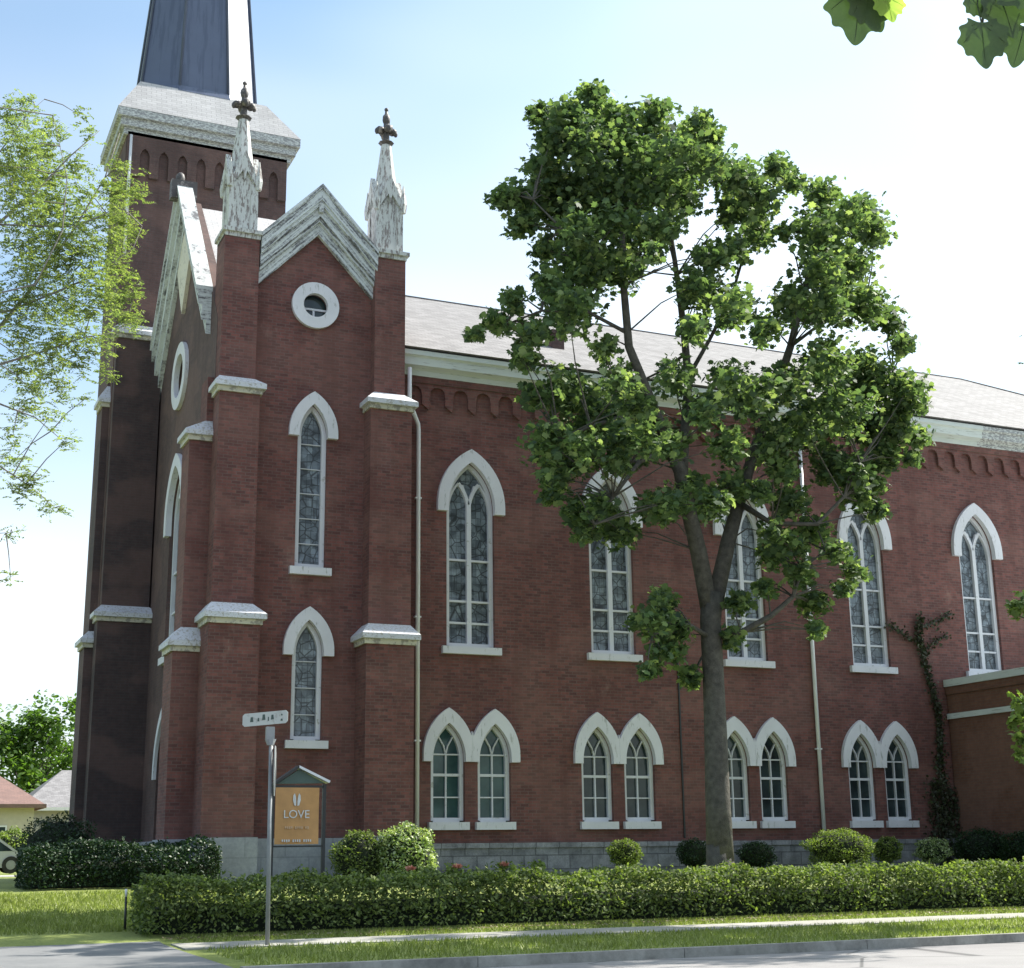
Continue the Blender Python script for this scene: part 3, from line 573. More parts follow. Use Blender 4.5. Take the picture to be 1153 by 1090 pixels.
# ------------------------------------------------------------ trees
MAPLE_CLUMPS=[(13.57,25.8,17.86,0.32),(13.35,25.3,17.56,0.29),(13.71,26.18,18.09,0.3),(12.15,25.61,16.92,0.25),(12.25,25.91,17.09,0.24),(12.67,26.5,17.48,0.24),(13.21,26.01,17.24,0.56),(12.74,25.19,16.72,0.5),(13.47,26.62,17.6,0.53),(14.38,26.28,17.62,0.47),(13.73,25.11,16.9,0.42),(14.43,26.61,17.79,0.44),(15.08,25.68,17.46,0.49),(14.79,25.26,17.19,0.44),(15.45,26.41,17.91,0.46),(16.3,25.72,17.51,0.41),(15.66,24.77,16.91,0.37),(16.84,26.66,18.09,0.4),(12.36,25.44,16.24,0.46),(12.59,25.8,16.46,0.43),(13.02,26.65,16.96,0.45),(13.65,26.02,16.65,0.63),(12.9,24.69,15.86,0.56),(13.87,26.71,17.03,0.6),(14.88,26.18,16.89,0.69),(14.11,24.86,16.1,0.61),(14.52,25.71,16.59,0.63),(15.6,25.44,16.68,0.64),(14.47,23.59,15.56,0.55),(16.66,27.18,17.72,0.64),(16.46,25.44,17.18,0.29),(15.76,24.36,16.51,0.25),(16.88,26.21,17.64,0.27),(12.3,25.54,15.52,0.49),(12.53,26.04,15.8,0.47),(12.96,26.77,16.22,0.48),(11.47,25.61,14.88,0.34),(11.41,25.44,14.8,0.31),(11.95,26.67,15.44,0.32),(11.19,25.67,14.75,0.17),(11.44,26.11,14.99,0.16),(11.42,26.42,15.13,0.16),(11.7,25.46,14.25,0.33),(11.79,25.53,14.29,0.31),(12.03,26.44,14.72,0.32),(12.83,26.21,15.29,0.62),(12.59,25.79,15.06,0.57),(13.15,26.72,15.58,0.59),(13.42,25.43,15.37,0.65),(13.34,25.25,15.27,0.6),(14.12,26.74,16.09,0.64),(14.98,26.23,16.02,0.64),(14.14,24.79,15.22,0.56),(15.46,27.27,16.58,0.62),(15.95,26.29,16.12,0.61),(14.67,24.27,14.98,0.52),(16.06,26.3,16.14,0.57),(16.51,25.57,16.56,0.45),(15.2,23.57,15.37,0.38),(17.78,27.77,17.84,0.45),(17.31,25.89,16.55,0.5),(16.1,24.01,15.46,0.43),(18.62,27.79,17.67,0.5),(17.77,25.71,16.08,0.54),(16.68,24.06,15.15,0.47),(18.55,27,16.8,0.52),(18.69,26.06,17.12,0.34),(17.39,24.32,16.06,0.3),(19.04,26.6,17.44,0.32),(18.86,25.8,16.67,0.28),(17.51,23.99,15.59,0.24),(19.52,26.57,17.14,0.26),(12.53,26.35,14.14,0.29),(11.99,25.1,13.54,0.25),(12.67,26.56,14.25,0.27),(13.26,26.02,14.55,0.65),(12.38,24.27,13.67,0.56),(13.54,26.71,14.88,0.62),(14.47,26.4,15.13,0.63),(13.41,24.51,14.14,0.55),(14.18,25.84,14.84,0.58),(15.13,25.76,14.87,0.47),(14.08,23.87,13.89,0.41),(16.35,27.93,15.99,0.47),(13.14,25.62,13.43,0.67),(12.69,24.81,13.05,0.6),(13.97,27.09,14.13,0.66),(12.73,26.36,13.43,0.42),(11.71,24.35,12.5,0.36),(12.58,25.78,13.18,0.38),(14.38,26.1,13.92,0.54),(13.7,24.81,13.31,0.48),(15.22,27.6,14.64,0.53),(13.11,26.24,12.82,0.64),(11.96,23.99,11.84,0.54),(13.67,27.44,13.34,0.62),(14.8,25.43,14.04,0.29),(12.93,22.29,12.47,0.23),(16.03,27.52,15.08,0.29),(16.94,25.59,15.54,0.4),(17.02,25.61,15.57,0.38),(18.58,28.02,16.89,0.41),(18.13,26.31,15.5,0.42),(16.83,24.51,14.53,0.36),(18.64,26.98,15.87,0.4),(18.68,26.03,15.48,0.21),(18.26,25.37,15.13,0.19),(19.6,27.29,16.17,0.2),(16.93,25.48,14.52,0.32),(15.81,23.85,13.67,0.28),(17.84,26.66,15.14,0.31),(16.9,26.38,14.65,0.45),(15.3,23.85,13.39,0.38),(16.88,26.55,14.72,0.42),(16.01,25.76,13.6,0.47),(14.8,23.85,12.69,0.4),(16.49,26.32,13.89,0.45),(11.58,25.7,12.6,0.27),(11.36,25.29,12.41,0.25),(12.19,27.18,13.24,0.27),(11.31,26.03,12.18,0.31),(10.66,24.53,11.56,0.27),(11.43,26.06,12.21,0.29),(10.58,25.49,11.6,0.14),(10.12,24.26,11.12,0.12),(11.05,26.84,12.13,0.14),(12.2,26.39,12.23,0.37),(11.17,24.06,11.29,0.31),(12.5,26.82,12.42,0.35),(11.71,25.58,11.3,0.27),(10.94,23.97,10.68,0.23),(12.11,26.19,11.55,0.25),(17.33,26.39,13.49,0.57),(14.98,22.78,11.84,0.45),(17.69,26.86,13.72,0.54),(15.8,25.5,12.43,0.34),(13.32,21.51,10.7,0.27),(17.94,28.85,13.89,0.36),(19.59,25.62,16.38,0.43),(19.13,25.04,16.04,0.39),(20.73,27.23,17.3,0.42),(19.39,25.61,15.43,0.63),(18.5,24.35,14.75,0.56),(19.72,25.96,15.63,0.59),(20.75,25.78,16.19,0.52),(19.66,24.51,15.45,0.46),(21.25,26.55,16.61,0.5),(21.53,26.29,16.08,0.44),(20.69,25.25,15.5,0.4),(21.72,26.71,16.29,0.42),(19.39,25.54,14.48,0.62),(18.08,23.86,13.62,0.54),(19.94,26.19,14.82,0.59),(20.95,26.34,15.18,0.48),(19.58,24.64,14.29,0.42),(20.76,26.24,15.11,0.44),(19.06,26.39,13.86,0.5),(17.41,24.04,12.76,0.42),(19.44,26.79,14.06,0.47),(19.54,25.66,13.67,0.66),(18.29,24.03,12.88,0.57),(21.13,27.59,14.61,0.66),(20.38,25.4,13.7,0.54),(19.91,24.84,13.42,0.49),(21.54,26.94,14.43,0.53),(21.79,26.22,13.74,0.37),(21.5,25.96,13.61,0.34),(21.84,26.31,13.78,0.34),(22.01,26.07,13.15,0.28),(21.17,25.16,12.73,0.25),(21.84,25.77,13.03,0.26),(17.77,25.68,12.77,0.36),(15.25,21.95,11.12,0.28),(19.38,28.03,13.81,0.36),(13.91,26.16,11.98,0.3),(12.79,24.14,11.16,0.26),(14.62,27.46,12.51,0.29),(13.02,26.36,10.92,0.59),(12.28,24.9,10.39,0.52),(12.94,26.3,10.9,0.55),(13.51,25.69,10.19,0.62),(13.19,25.03,9.97,0.56),(14.1,27.03,10.64,0.6),(14.21,25.41,10.48,0.44),(12.7,22.76,9.54,0.36),(15.52,27.89,11.36,0.45),(12.34,25.69,9.58,0.5),(11.86,24.82,9.3,0.45),(12.84,26.7,9.91,0.48),(14.7,25.75,9.95,0.52),(13.19,23.1,9.07,0.43),(15.92,27.78,10.63,0.52),(16.1,25.79,10.72,0.46),(13.39,21.46,9.15,0.35),(17.74,28.5,11.69,0.47),(16.83,25.8,11.42,0.5),(14.76,22.53,10.16,0.41),(18.27,27.9,12.24,0.51),(17.67,26.02,11.38,0.51),(15.46,22.69,10.11,0.42),(18.48,27.34,11.88,0.5),(18.46,25.75,11.61,0.48),(16.88,23.48,10.71,0.41),(19.83,27.67,12.36,0.48),(19.32,25.54,12.07,0.65),(18.14,23.95,11.41,0.56),(21,27.56,12.94,0.65),(20.62,25.75,12.09,0.66),(20.52,25.57,12.02,0.61),(21.08,26.45,12.37,0.63),(21.34,25.42,11.64,0.5),(21.04,25,11.48,0.46),(22.33,26.46,12.08,0.48),(21.74,25.46,11.48,0.27),(21.47,25.18,11.37,0.25),(22.26,26.19,11.76,0.26),(20.23,26.2,11.31,0.74),(18.43,23.84,10.42,0.63),(21.02,27.29,11.71,0.72),(20.94,25.65,10.8,0.62),(21.04,25.7,10.83,0.58),(21.14,25.91,10.89,0.58),(22.33,26.25,10.9,0.28),(21.95,25.75,10.72,0.25),(22.77,26.61,11.04,0.26),(18.74,25.57,10.54,0.59),(18.65,25.47,10.5,0.55),(19.42,26.6,10.9,0.57),(18.03,25.96,10.15,0.51),(16.7,24.12,9.53,0.44),(19.55,28.07,10.87,0.51),(16.91,26.05,10.06,0.46),(14.96,23.12,9.08,0.38),(16.98,26.33,10.14,0.43),(12.68,26.23,8.97,0.36),(11.93,24.73,8.54,0.32),(12.57,25.94,8.89,0.33),(12.6,26.28,8.56,0.2),(12.42,25.79,8.43,0.18),(12.55,26.43,8.59,0.18),(13.28,25.87,9.58,0.47),(12.26,23.88,8.95,0.4),(13.7,26.47,9.78,0.45),(14.19,26.21,10.02,0.41),(13.01,23.96,9.28,0.35),(14.92,27.54,10.46,0.4),(13.47,25.77,8.21,0.43),(12.88,24.64,7.91,0.38),(13.6,26.12,8.3,0.4),(13.08,25.57,7.69,0.23),(12.77,24.98,7.55,0.21),(13.31,26.24,7.85,0.22),(14.13,26.22,7.96,0.4),(13.56,25.11,7.69,0.36),(14.18,26.35,7.99,0.37),(14.77,25.77,8.4,0.4),(13.96,24.24,7.99,0.35),(15.76,27.51,8.87,0.4),(15.17,25.5,8.55,0.4),(14.04,23.56,8.01,0.34),(16.23,27.51,9.1,0.4),(16.4,26.14,8.72,0.42),(14.55,23.12,7.88,0.34),(16.19,25.85,8.64,0.38),(16.96,25.96,9.13,0.38),(16.32,25.03,8.85,0.34),(18.01,27.72,9.64,0.38),(17.42,25.66,8.94,0.29),(15.98,23.59,8.33,0.24),(18.09,26.5,9.2,0.28),(18.08,25.52,8.73,0.38),(17.81,25.08,8.6,0.35),(19.08,27.04,9.16,0.38),(18.99,26.03,8.31,0.36),(18.54,25.38,8.14,0.32),(19.66,26.79,8.52,0.34),(18.46,26.16,7.97,0.35),(17.42,24.62,7.59,0.31),(18.62,26.35,8.02,0.33),(17.62,25.82,7.58,0.31),(17.17,25.19,7.43,0.28),(18.62,27.17,7.91,0.3),(19.79,26.34,7.94,0.32),(18.4,24.54,7.49,0.28),(19.49,26,7.85,0.29),(19.94,25.91,7.44,0.3),(19.24,25.03,7.23,0.27),(20.15,26.21,7.51,0.28),(19.32,25.53,6.91,0.21),(18.89,24.95,6.79,0.19),(20.18,26.61,7.15,0.21),(18.24,25.63,7.19,0.34),(17.54,24.73,6.99,0.31),(18.69,26.13,7.31,0.33),(19.05,26.3,6.68,0.32),(18.74,25.95,6.61,0.29),(18.99,26.12,6.65,0.29),(18.57,25.57,5.98,0.21),(18.14,25.05,5.88,0.19),(19.02,26.16,6.08,0.2),(17.57,26.08,6.9,0.23),(16.78,24.84,6.64,0.2),(18.27,26.93,7.08,0.22),(16.53,25.4,6.4,0.26),(16.56,25.48,6.41,0.24),(17.06,26.19,6.55,0.25),(20.41,26.19,9.33,0.41),(19.61,25.1,9.01,0.36),(20.67,26.45,9.42,0.38),(20.4,25.69,8.78,0.26),(19.89,24.95,8.57,0.24),(20.85,26.1,8.91,0.25),(19.93,25.64,9.68,0.44),(19.14,24.58,9.34,0.39),(20.42,26.28,9.89,0.42),(20.77,25.63,10.03,0.35),(20.67,25.56,10.01,0.32),(21.21,26.25,10.24,0.33),(22.03,26.21,10.31,0.19),(21.44,25.52,10.07,0.17),(22.34,26.42,10.39,0.18),(15.03,26.03,6.5,0.27),(14.26,24.72,6.25,0.24),(15.2,26.21,6.54,0.26),(14.71,25.83,5.99,0.4),(14.12,24.7,5.79,0.35),(14.99,26.31,6.07,0.37),(14.31,25.75,5.96,0.2),(13.95,25.14,5.85,0.18),(14.99,27.19,6.2,0.19),(15.07,25.57,5.73,0.29),(15.1,25.53,5.72,0.27),(15.67,26.49,5.89,0.28),(15.08,26.19,5.42,0.33),(14.49,25.25,5.28,0.29),(14.95,25.81,5.37,0.3),(14.48,25.79,4.96,0.2),(13.58,24.23,4.75,0.17),(15.08,26.67,5.09,0.19),(15.67,26.03,4.89,0.24),(15.63,25.92,4.88,0.22),(16.18,26.95,5.01,0.23),(16.84,26.22,5.83,0.26),(16.36,25.55,5.71,0.24),(16.84,26.38,5.85,0.25),(15.4,25.76,11.38,0.42),(13.12,21.97,9.91,0.33),(15.84,26.66,11.71,0.4),(13.94,25.59,11,0.44),(12.22,22.36,9.79,0.36),(14.79,27.24,11.62,0.44),(15.27,25.77,9.76,0.37),(14.43,24.35,9.3,0.33),(16.35,27.75,10.39,0.37),(14.17,26.03,9.42,0.37),(12.93,23.8,8.73,0.31),(14.3,26.49,9.55,0.35),(17.35,25.64,10.96,0.43),(16,23.66,10.22,0.37),(18.66,27.51,11.66,0.43),(17.82,25.93,8.13,0.31),(16.79,24.45,7.75,0.27),(17.97,26.2,8.2,0.29),(12.9,25.68,8.16,0.32),(12.68,25.33,8.07,0.29),(13.51,26.85,8.47,0.31),(12.09,26.13,10.69,0.29),(11.83,25.49,10.46,0.26),(12.66,27.1,11.04,0.28),(18.8,25.89,10.68,0.48),(17.73,24.36,10.13,0.42),(19,26.22,10.79,0.45),(19.37,25.77,9.76,0.44),(19.19,25.56,9.69,0.4),(20.01,26.55,10.02,0.42),(12.85,25.93,9.26,0.4),(12.82,25.86,9.24,0.37),(13.18,26.49,9.44,0.37),(15.9,26.04,9.09,0.3),(14.95,24.47,8.63,0.26),(15.75,25.93,9.05,0.28),(20.38,25.53,9.38,0.24),(20.17,25.31,9.31,0.22),(21.02,26.44,9.66,0.23),(18.27,26.09,9.63,0.35),(16.95,24.16,9.02,0.3),(18.81,26.79,9.86,0.34)]
MAPLE_LIMBS=[
 [(16.07,25.9,0.78,0.33),(16.08,25.9,2.4,0.29),(16.1,25.9,3.66,0.27),(16.11,25.9,4.95,0.25),(16.1,25.9,6.07,0.25),(16.18,25.9,6.68,0.27)],
 [(16.11,25.9,6.26,0.22),(15.88,25.9,7.59,0.2),(15.54,25.7,8.49,0.18),(15.34,25.6,9.23,0.17),(14.98,25.6,9.98,0.14),(14.48,25.4,10.85,0.12),(14.03,25.3,11.75,0.1),(13.95,25.3,13.15,0.085),(14.07,25.5,14.91,0.07),(14.12,25.9,16.6,0.04),(13.75,25.9,17.62,0.015)],
 [(15.37,25.6,8.94,0.13),(15.82,26.1,10.41,0.12),(16.13,26.4,11.56,0.11),(16.19,26.6,12.91,0.09),(16.13,26.7,14.24,0.07),(15.96,26.7,15.76,0.05),(15.74,26.5,17.21,0.02)],
 [(16.16,25.9,6.26,0.22),(16.77,26.1,7.89,0.19),(17.28,26.2,9.16,0.16),(17.79,26.3,10.26,0.14),(18.33,26.2,11.56,0.12),(18.73,26.1,12.65,0.1),(19.05,25.9,13.95,0.08),(19.52,25.7,15.28,0.05),(20.02,25.9,16.6,0.02)],
 [(17.73,26.3,10.15,0.08),(18.63,26.5,10.83,0.06),(19.88,26.8,11.49,0.045),(21.16,26.9,12.11,0.03),(22.28,26.9,12.71,0.015)],
 [(16.22,25.9,5.79,0.09),(16.6,25.5,5.81,0.08),(17.15,25.2,6.14,0.07),(17.6,25,6.55,0.055),(17.8,24.9,7.15,0.04),(18.45,24.9,7.58,0.02)],
 [(17.05,26.1,8.81,0.08),(17.4,25.3,8.17,0.06),(18.27,24.9,8.15,0.05),(18.86,24.7,8.75,0.04),(19.52,24.9,9.66,0.02)],
 [(14.73,25.5,10.41,0.08),(13.58,24.9,10.02,0.06),(12.76,24.7,9.68,0.045),(12.15,24.9,9.39,0.02)],
 [(15.15,25.6,9.7,0.07),(13.96,24.9,9.11,0.055),(13.16,24.6,8.22,0.04),(12.75,24.6,7.64,0.02)],
 [(16.15,25.9,5.7,0.06),(15.44,25.6,5.9,0.05),(14.84,25.4,5.93,0.035),(14.35,25.3,5.62,0.02)],
 [(13.97,25.3,13.15,0.05),(13.17,25.1,13.36,0.04),(12.36,24.9,13.94,0.03),(11.75,25.1,14.63,0.015)],
 [(14,25.3,12.05,0.05),(13.19,25.6,12.54,0.04),(12.29,25.9,12.52,0.03),(11.46,25.9,12.1,0.015)],
 [(16.13,26.4,11.67,0.06),(16.96,26.7,12.83,0.05),(17.76,26.9,14.12,0.04),(18.36,26.9,15.81,0.03),(18.85,26.5,16.89,0.012)],
 [(16.16,26.6,12.26,0.04),(15.74,27.1,11.94,0.03),(14.97,27.4,11.52,0.015)],
 [(18.73,26.1,12.65,0.05),(20.16,26.6,13.69,0.035),(21.47,26.7,14.38,0.015)],
]
LOCUST_BRANCHES=[
 [(0.51,18.73,7.38,0.07),(1.01,18.73,7.92,0.06),(1.5,18.73,8.74,0.045),(1.96,18.73,9.64,0.03),(2.3,18.73,10.42,0.02),(2.46,18.73,11.13,0.008)],
 [(0.38,17.98,8.51,0.05),(0.96,17.98,9.21,0.04),(1.36,17.98,9.71,0.03),(1.76,17.98,10.29,0.02),(2.1,17.98,10.72,0.008)],
 [(0.5,17.93,7.01,0.04),(1.09,17.93,7.31,0.03),(1.6,17.93,7.55,0.022),(2.07,17.93,7.8,0.015),(2.4,17.93,7.9,0.006)],
 [(0.54,18.32,6.79,0.03),(1.15,18.32,6.92,0.025),(1.59,18.32,6.79,0.015),(1.99,18.32,6.48,0.006)],
 [(0.58,17.99,6.03,0.03),(1.19,17.99,6.03,0.02),(1.51,17.99,5.84,0.012),(1.87,17.99,5.57,0.005)],
 [(1.14,17.79,7.97,0.03),(1.65,17.79,8.28,0.025),(2.12,17.79,8.59,0.02),(2.59,17.79,9.04,0.012),(2.69,17.79,9.37,0.005)],
 [(1.38,17.24,8.15,0.02),(1.65,17.24,8.9,0.018),(1.66,17.24,9.62,0.012),(1.44,17.24,10.43,0.005)],
 [(0.31,18.51,9.82,0.03),(0.92,18.51,10.44,0.02),(1.21,18.51,11.02,0.012),(1.42,18.51,11.31,0.005)],
 [(1.88,18.02,9.32,0.02),(2.26,18.02,9.58,0.012),(2.58,18.02,9.96,0.005)],
 [(1.72,18.56,8.58,0.02),(2.18,18.56,8.46,0.014),(2.7,18.56,8.41,0.009),(2.9,18.56,8.35,0.004)],
 [(0.66,17.75,4.9,0.02),(1.23,17.75,5.15,0.01),(1.37,17.75,5.17,0.004)],
]
LOCUST_SPRAYS=[(1.06,18.77,11.12,0.287),(1.26,18.61,11.29,0.104),(1.47,17.47,10.36,0.17),(1.47,18.56,10.58,0.282),(1.1,17.08,9.86,0.283),(1.14,18.29,10.06,0.325),(1.56,18.56,10.14,0.305),(1.89,18.44,11.13,0.103),(1.98,17.58,10.46,0.098),(1.8,17.7,9.98,0.195),(1.17,17.36,9.22,0.33),(1.66,18.79,9.87,0.357),(1.98,18.18,9.92,0.149),(2.47,18.56,10.51,0.129),(2.58,17.98,9.94,0.198),(2.34,17.87,9.84,0.147),(2.08,18.88,9.86,0.282),(2.43,18.87,9.85,0.206),(2.56,18.48,9.7,0.177),(2.68,18.3,9.49,0.125),(1.35,18.78,9.43,0.354),(1.64,17.65,8.95,0.333),(2.02,17.64,8.89,0.309),(2.48,18.57,9.21,0.226),(2.58,18.35,8.88,0.197),(2.74,18.53,8.72,0.124),(1.46,18.43,8.86,0.369),(1.84,17.8,8.62,0.31),(2.11,17.23,8.26,0.277),(2.51,18.55,8.57,0.223),(2.67,18.74,8.41,0.199),(2.74,18.06,8.15,0.108),(1.33,17.64,8.06,0.327),(1.85,18.69,8.46,0.322),(2.09,17.38,7.96,0.254),(1.33,17.39,7.57,0.297),(1.83,18.15,7.84,0.287),(2.13,17.96,7.75,0.213),(2.43,18.52,7.55,0.121),(2.18,17.03,7.45,0.135),(1.42,18.86,7.66,0.32),(1.68,17.56,7.27,0.23),(2.05,18,7.48,0.189),(1.41,17.05,6.74,0.199),(1.83,17.75,7,0.162),(2.13,18.01,7,0.094),(1.52,18.89,7.01,0.171),(1.66,17.38,6.53,0.135),(1.87,17.26,6.24,0.111),(1.37,18.73,6.65,0.144),(1.4,18.84,6.33,0.193),(1.56,17.99,5.96,0.161),(1.47,18.03,5.79,0.184),(1.87,18.76,5.76,0.119),(1.94,17.92,5.52,0.068),(1.36,17.9,5.2,0.079),(1.4,17.87,4.65,0.079),(2.27,17.49,9.48,0.144),(2.35,17.55,9.03,0.143),(2.29,17.73,9.84,0.171)]

maple = thing('maple_tree', 'tall green maple with a forked grey trunk between the hedge and the church', 'tree', (16.1, 25.9, .4))
tb = MB(); tb.tube([(*p[:3],) for p in MAPLE_LIMBS[0]], [p[3]*.9 for p in MAPLE_LIMBS[0]], 14)
p0 = MAPLE_LIMBS[0][0]; tb.tube([(p0[0], p0[1], gz(25.9)-.1), (p0[0], p0[1], .95), (p0[0]-.01, p0[1], 1.5)], [.38, .305, .27], 14)
tb.build('trunk', 'bark', maple)
for lb in MAPLE_LIMBS[1:]: MB().tube([p[:3] for p in lb], [p[3]*.9 for p in lb], 8).build('limb', 'bark', maple)
# twigs from limbs to clumps
tw = MB(); LP = [Vector(p[:3]) for lb in MAPLE_LIMBS[1:] for p in lb]
for c in MAPLE_CLUMPS:
    cv = Vector(c[:3]); best = min(LP, key=lambda q: (q-cv).length+(1.5 if q.z > cv.z else 0))
    if (best-cv).length < 2.6:
        mid = (best+cv)/2+Vector((random.uniform(-.1, .1), random.uniform(-.1, .1), random.uniform(.0, .2)))
        tw.tube([best, mid, cv], [.022, .014, .006], 5, False)
tw.build('twigs', 'bark', maple)
pts = np.concatenate([blob_points(c[:3], c[3]*1.02, int((1150, 900, 750)[i % 3]*c[3]**2)+50, max(7, int(c[3]*30)), .6) for i, c in enumerate(MAPLE_CLUMPS)])
leaves('crown', 'maple', pts, .14, maple, 'maple', .5, .5)

locust = thing('locust_tree', 'airy yellow-green locust tree reaching in at the left before the tower', 'tree', (-1.2, 18.2, .1))
b = MB(); b.tube([(-1.2, 18.2, .0), (-1.1, 18.1, 2.5), (-.9, 18, 4.5), (-.6, 18, 7), (-.3, 18, 9.6), (0, 18, 12)], [.24, .2, .18, .14, .08, .03], 12); b.build('trunk', 'bark', locust)
TP = [Vector(p) for p in ((-1.1, 18.1, 2.9), (-.9, 18, 4.5), (-.7, 18, 6), (-.5, 18, 7.6), (-.35, 18, 9))]
LPT = []
for br in LOCUST_BRANCHES:
    q = Vector(br[0][:3]); root = min(TP, key=lambda t: abs(t.z-(q.z-.7)))
    MB().tube([root]+[p[:3] for p in br], [br[0][3]*.75]+[p[3]*.5 for p in br], 6).build('limb', 'bark_light', locust); LPT += [Vector(p[:3]) for p in br]
    for a, c in zip(br, br[1:]): LPT.append((Vector(a[:3])+Vector(c[:3]))/2)
tw = MB(); P_ = []; D_ = []
extra = [(x-1.6-.8*random.random(), y+random.uniform(-1, 1), z+random.uniform(-.8, .8), r) for x, y, z, r in LOCUST_SPRAYS[::2]]
for x, y, z, r in LOCUST_SPRAYS+extra:
    c = Vector((x, y, z)); best = min(LPT+TP, key=lambda q: (q-c).length)
    if (best-c).length > .05: tw.tube([best, (best+c)/2+Vector((0, 0, .04)), c], [.008, .006, .003], 4, False)
    nf = max(9, int(r*r*1300))                     # pinnate fronds, each with paired leaflets
    for i in range(nf):
        d = np.random.normal(size=3); d[2] = d[2]*.35-.1; d /= np.linalg.norm(d); o = np.array([x, y, z])+np.random.normal(size=3)*r*.5
        ln = random.uniform(.09, .18); sd_ = np.cross(d, [0, 0, 1]); sd_ /= (np.linalg.norm(sd_)+1e-6)
        for j in range(7):
            for s_ in (-1, 1):
                P_.append(o+d*ln*j/6+sd_*s_*.018+[0, 0, -.02*(j/6)**2]); D_.append(sd_*s_+d*.4)
tw.build('twigs', 'bark_light', locust)
leaves('crown', 'locust', P_, .038, locust, 'oval', 1.2, .3, D_)

# leafy sprays of a nearer maple hanging into the frame at the top right
def leaf_solid(name, parent, c, size, rx, tilt, mat='maple_near', fold=.12):
    half = [(0, -.42), (.1, -.4), (.3, -.5), (.27, -.33), (.52, -.2), (.42, -.08), (.56, .1), (.38, .14), (.36, .34), (.2, .27), (.13, .48), (0, .62)]
    pts = half+[(-x*.94, y) for x, y in half[-2:0:-1]]
    V = []; a = math.radians(rx)
    for _ in range(2):
        q = []
        for (x0, y0), (x1, y1) in zip(pts, pts[1:]+pts[:1]): q += [(x0*.75+x1*.25, y0*.75+y1*.25), (x0*.25+x1*.75, y0*.25+y1*.75)]
        pts = q
    rgt = Rv; upv = Uv
    for x, y in pts:
        xx = x*math.cos(a)-y*math.sin(a); yy = x*math.sin(a)+y*math.cos(a)
        dep = -abs(x)*fold*2+math.sin(y*6)*.05
        V.append(Vector(c)+(Vector((.9, -.42, 0))*xx+Vector((.1*tilt, .3*tilt, 1))*yy+Vector((.4, .9, -.2))*dep)*size)
    n_ = len(V); V.append(Vector(c)+Vector((.4, .9, -.2))*.0*size)
    lf = MB().add(V, [(i, (i+1) % n_, n_) for i in range(n_)], True).build(name, mat, parent)
    P3 = lambda x, y, o=0: Vector(c)+(Vector((.9, -.42, 0))*(x*math.cos(a)-y*math.sin(a))+Vector((.1*tilt, .3*tilt, 1))*(x*math.sin(a)+y*math.cos(a))+Vector((.4, .9, -.2))*(-abs(x)*fold*2-.012))*size
    b = MB()
    for ex, ey in ((0, .5), (.4, .1), (-.38, .1), (.22, -.3), (-.2, -.3)): b.tube([P3(0, -.4), P3(ex*.5, (ey-.4)*.5-.03), P3(ex, ey)], [size*.012, size*.009, size*.004], 4)
    b.tube([P3(0, -.4), P3(.05, -.8), P3(.0, -1.1)], [size*.014]*3, 5)
    b.build('veins', mat, lf); return lf
k = NT('near_maple_leaf'); n = k.noise(k.pos(), 26, 4); k.col(k.ramp(n, [(.3, (.05, .08, .035)), (.7, (.085, .12, .05))])); k.rough(.5)
t = k.n('BsdfTranslucent'); t.inputs[0].default_value = (.08, .15, .03, 1); ms = k.n('MixShader'); ms.inputs[0].default_value = .35; k.l(k.b.outputs[0], ms.inputs[1]); k.l(t.outputs[0], ms.inputs[2]); k.l(ms.outputs[0], k.t.nodes['Material Output'].inputs[0]); M['maple_near'] = k.m
k = NT('near_young_leaf'); k.col(k.ramp(k.noise(k.pos(), 20, 3), [(.3, (.3, .45, .06)), (.7, (.4, .55, .1))]))
t = k.n('BsdfTranslucent'); t.inputs[0].default_value = (.55, .8, .12, 1); ms = k.n('MixShader'); ms.inputs[0].default_value = .6; k.l(k.b.outputs[0], ms.inputs[1]); k.l(t.outputs[0], ms.inputs[2]); k.l(ms.outputs[0], k.t.nodes['Material Output'].inputs[0]); M['young_near'] = k.m
nb = thing('maple_branch', 'broad dark maple leaves with one bright yellow-green leaf at the top edge', 'branch', (2.947, 3.512, 4.344))
MB().tube([(3.076, 3.441, 4.798), (3.002, 3.511, 4.463), (2.944, 3.532, 4.278)], [.02, .009, .005], 6).build('twig', 'bark', nb)
leaf_solid('leaf', nb, (2.925, 3.559, 4.213), 0.239, 170, 0.2, 'maple_near')
leaf_solid('leaf', nb, (2.966, 3.536, 4.23), 0.177, 195, -0.1, 'maple_near')
leaf_solid('leaf', nb, (2.998, 3.483, 4.207), 0.116, 185, 0.4, 'young_near')
leaf_solid('leaf', nb, (2.912, 3.508, 4.332), 0.231, 120, 0.1, 'maple_near')
nb = thing('maple_branch', 'dark maple leaves on a thin twig hanging in the top right corner', 'branch', (3.08, 3.068, 4.103))
MB().tube([(3.195, 3.019, 4.498), (3.077, 3.062, 4.131), (3.058, 3.105, 4.008), (3.058, 3.123, 3.944)], [.02, .009, .006, .004], 6).build('twig', 'bark', nb)
MB().tube([(3.058, 3.105, 4.008), (3.15, 3.091, 3.91)], [.004, .003], 5).build('twig', 'bark', nb)
leaf_solid('leaf', nb, (3.036, 3.104, 3.865), 0.17, 178, 0.2, 'maple_near')
leaf_solid('leaf', nb, (3.037, 3.115, 4.005), 0.098, 210, -0.1, 'maple_near')
leaf_solid('leaf', nb, (3.122, 3.083, 3.982), 0.17, 190, 0.1, 'maple_near')
leaf_solid('leaf', nb, (3.173, 3.089, 3.882), 0.157, 160, 0.1, 'maple_near')
leaf_solid('leaf', nb, (3.142, 3.027, 4.03), 0.163, 120, 0.1, 'maple_near')
nb = thing('street_tree', 'sunlit tree beyond the right edge whose low leafy sprays poke in before the annex', 'tree', (22.8, 19.3, .1))
